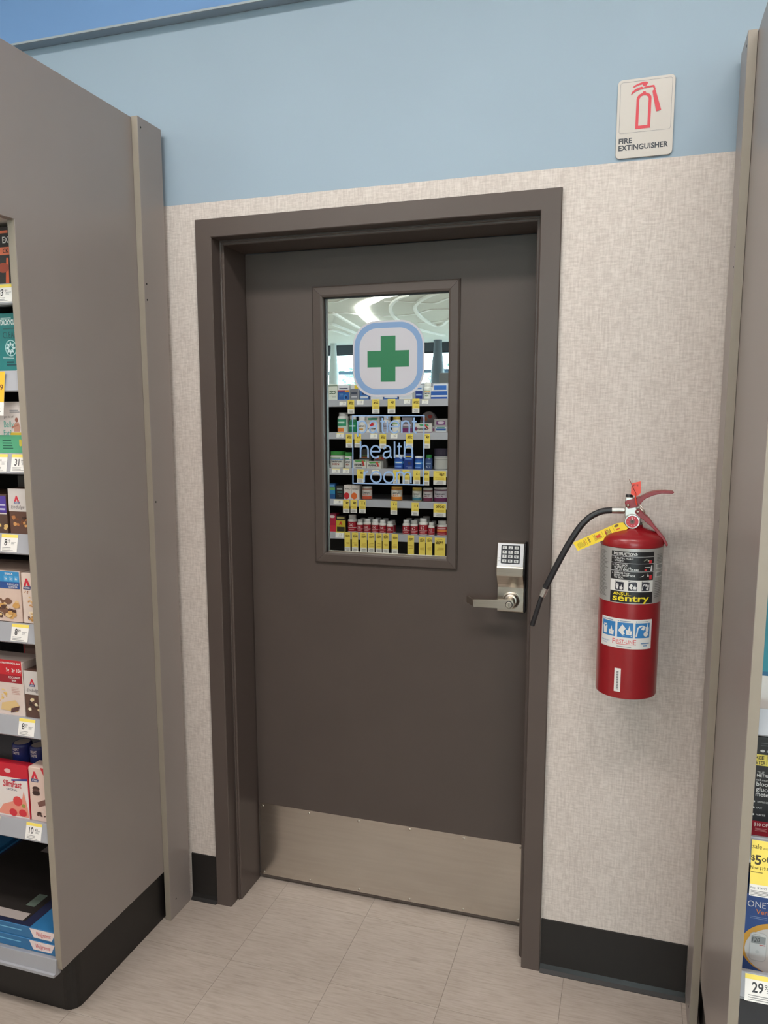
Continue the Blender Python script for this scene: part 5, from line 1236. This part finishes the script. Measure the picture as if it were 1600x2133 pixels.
# ------------------------------------------------------------------ the rows go on beyond the picture: further facings of the same goods
def dup(o, dx, label=None, parent=None):
    c = o.copy(); COL.objects.link(c)
    if parent is None: c.location.x += dx
    else: c.parent = parent
    if label: c['label'] = label
    for ch in o.children: dup(ch, 0, None, c)
    return c
NTH = ['first', 'second', 'third', 'fourth', 'fifth', 'sixth', 'seventh', 'eighth', 'ninth', 'tenth', 'eleventh', 'twelfth', 'thirteenth', 'fourteenth', 'fifteenth', 'sixteenth', 'seventeenth', 'eighteenth', 'nineteenth', 'twentieth', 'twenty-first', 'twenty-second', 'twenty-third', 'twenty-fourth']
bylabel = {o['label']: o for o in COL.objects if o.parent is None and 'label' in o.keys()}
for lab, step, short, lim in [
        ('black carton with orange stripe on the top left shelf', -.138, 'black carton with orange stripe on top left shelf', -1.2),
        ('teal carton with white flower emblem on the left shelving', -.137, 'teal carton with white flower emblem', -1.2),
        ('white and green carton picturing a figure on the left shelving', -.134, 'white and green carton picturing a figure', -1.2),
        ('brown and purple carton at the picture edge on fourth left shelf', -.123, 'brown and purple carton on fourth left shelf', -1.2),
        ('white carton with blue band and granola bars on fifth left shelf', -.120, 'white carton with blue band and granola bars', -1.2),
        ('red and white carton with coconut bar on sixth left shelf', -.126, 'red and white carton with coconut bar', -1.2),
        ('red and white strawberry shake carton on seventh left shelf', -.125, 'red and white strawberry shake carton', -1.2),
        ('lower flat blue carton on the base shelf', -.445, 'lower flat blue carton on the base shelf', -1.2),
        ('upper flat blue carton with dark top picture on the base shelf', -.445, 'upper flat blue carton with dark top picture', -1.2),
        ('teal and white carton on the upper right shelf', .124, 'teal and white carton on upper right shelf', 2.5),
        ('black carton with yellow band and blood glucose lettering on right shelf', .134, 'black carton with blood glucose lettering', 2.5),
        ('blue carton picturing a white glucose meter on lower right shelf', .134, 'blue carton picturing a white glucose meter', 2.5)]:
    o = bylabel[lab]; xs = [v.co.x for v in o.data.vertices]
    for n in range(1, 9):
        if step < 0 and min(xs) + step * n < lim or step > 0 and max(xs) + step * n > lim: break
        dup(o, step * n, '%s, %s facing further %s' % (short, NTH[n - 1], 'left' if step < 0 else 'right'))
for sh, st, n in [(q, -.13, 7) for q in Ls] + [(Rs[2], .13, 7), (Rs[3], .13, 7), (Rs[4], .13, 7)]:
    kids = list(sh.children)
    if not kids: continue
    t0 = min(kids, key=lambda q: sum(v.co.x for v in q.data.vertices) / len(q.data.vertices) * (1 if st < 0 else -1))
    for k in range(1, n):
        c = t0.copy(); COL.objects.link(c); c.location.x += st * k
ROWN = {'A': 'top', 'B': 'second', 'C': 'third', 'D': 'fourth', 'E': 'bottom'}
bay = [o for o in COL.objects if o.parent is None and o.type == 'MESH' and 'category' in o.keys() and o['category'] in ('box', 'bottle', 'jar', 'pouch') and min(v.co.y for v in o.data.vertices) < -3.0 and min(v.co.z for v in o.data.vertices) < 1.8]
for k, z in RZ.items():
    if k == 'F': continue
    row = sorted([o for o in bay if -.02 < min(v.co.z for v in o.data.vertices) - z < .17 and min(v.co.z for v in o.data.vertices) < z + .09], key=lambda o: min(v.co.x for v in o.data.vertices))
    for dx, w_ in ((.985, 'right'), (-.985, 'left')):
        for n, o in enumerate(row):
            dup(o, dx, '%s %s from left on the %s shelf of the island bay further %s' % (NTH[n], o.name.split('.')[0].replace('_', ' '), ROWN[k], w_))
        for t in list(ISH[k].children):
            if t.location.x == 0:
                c = t.copy(); COL.objects.link(c); c.location.x += dx
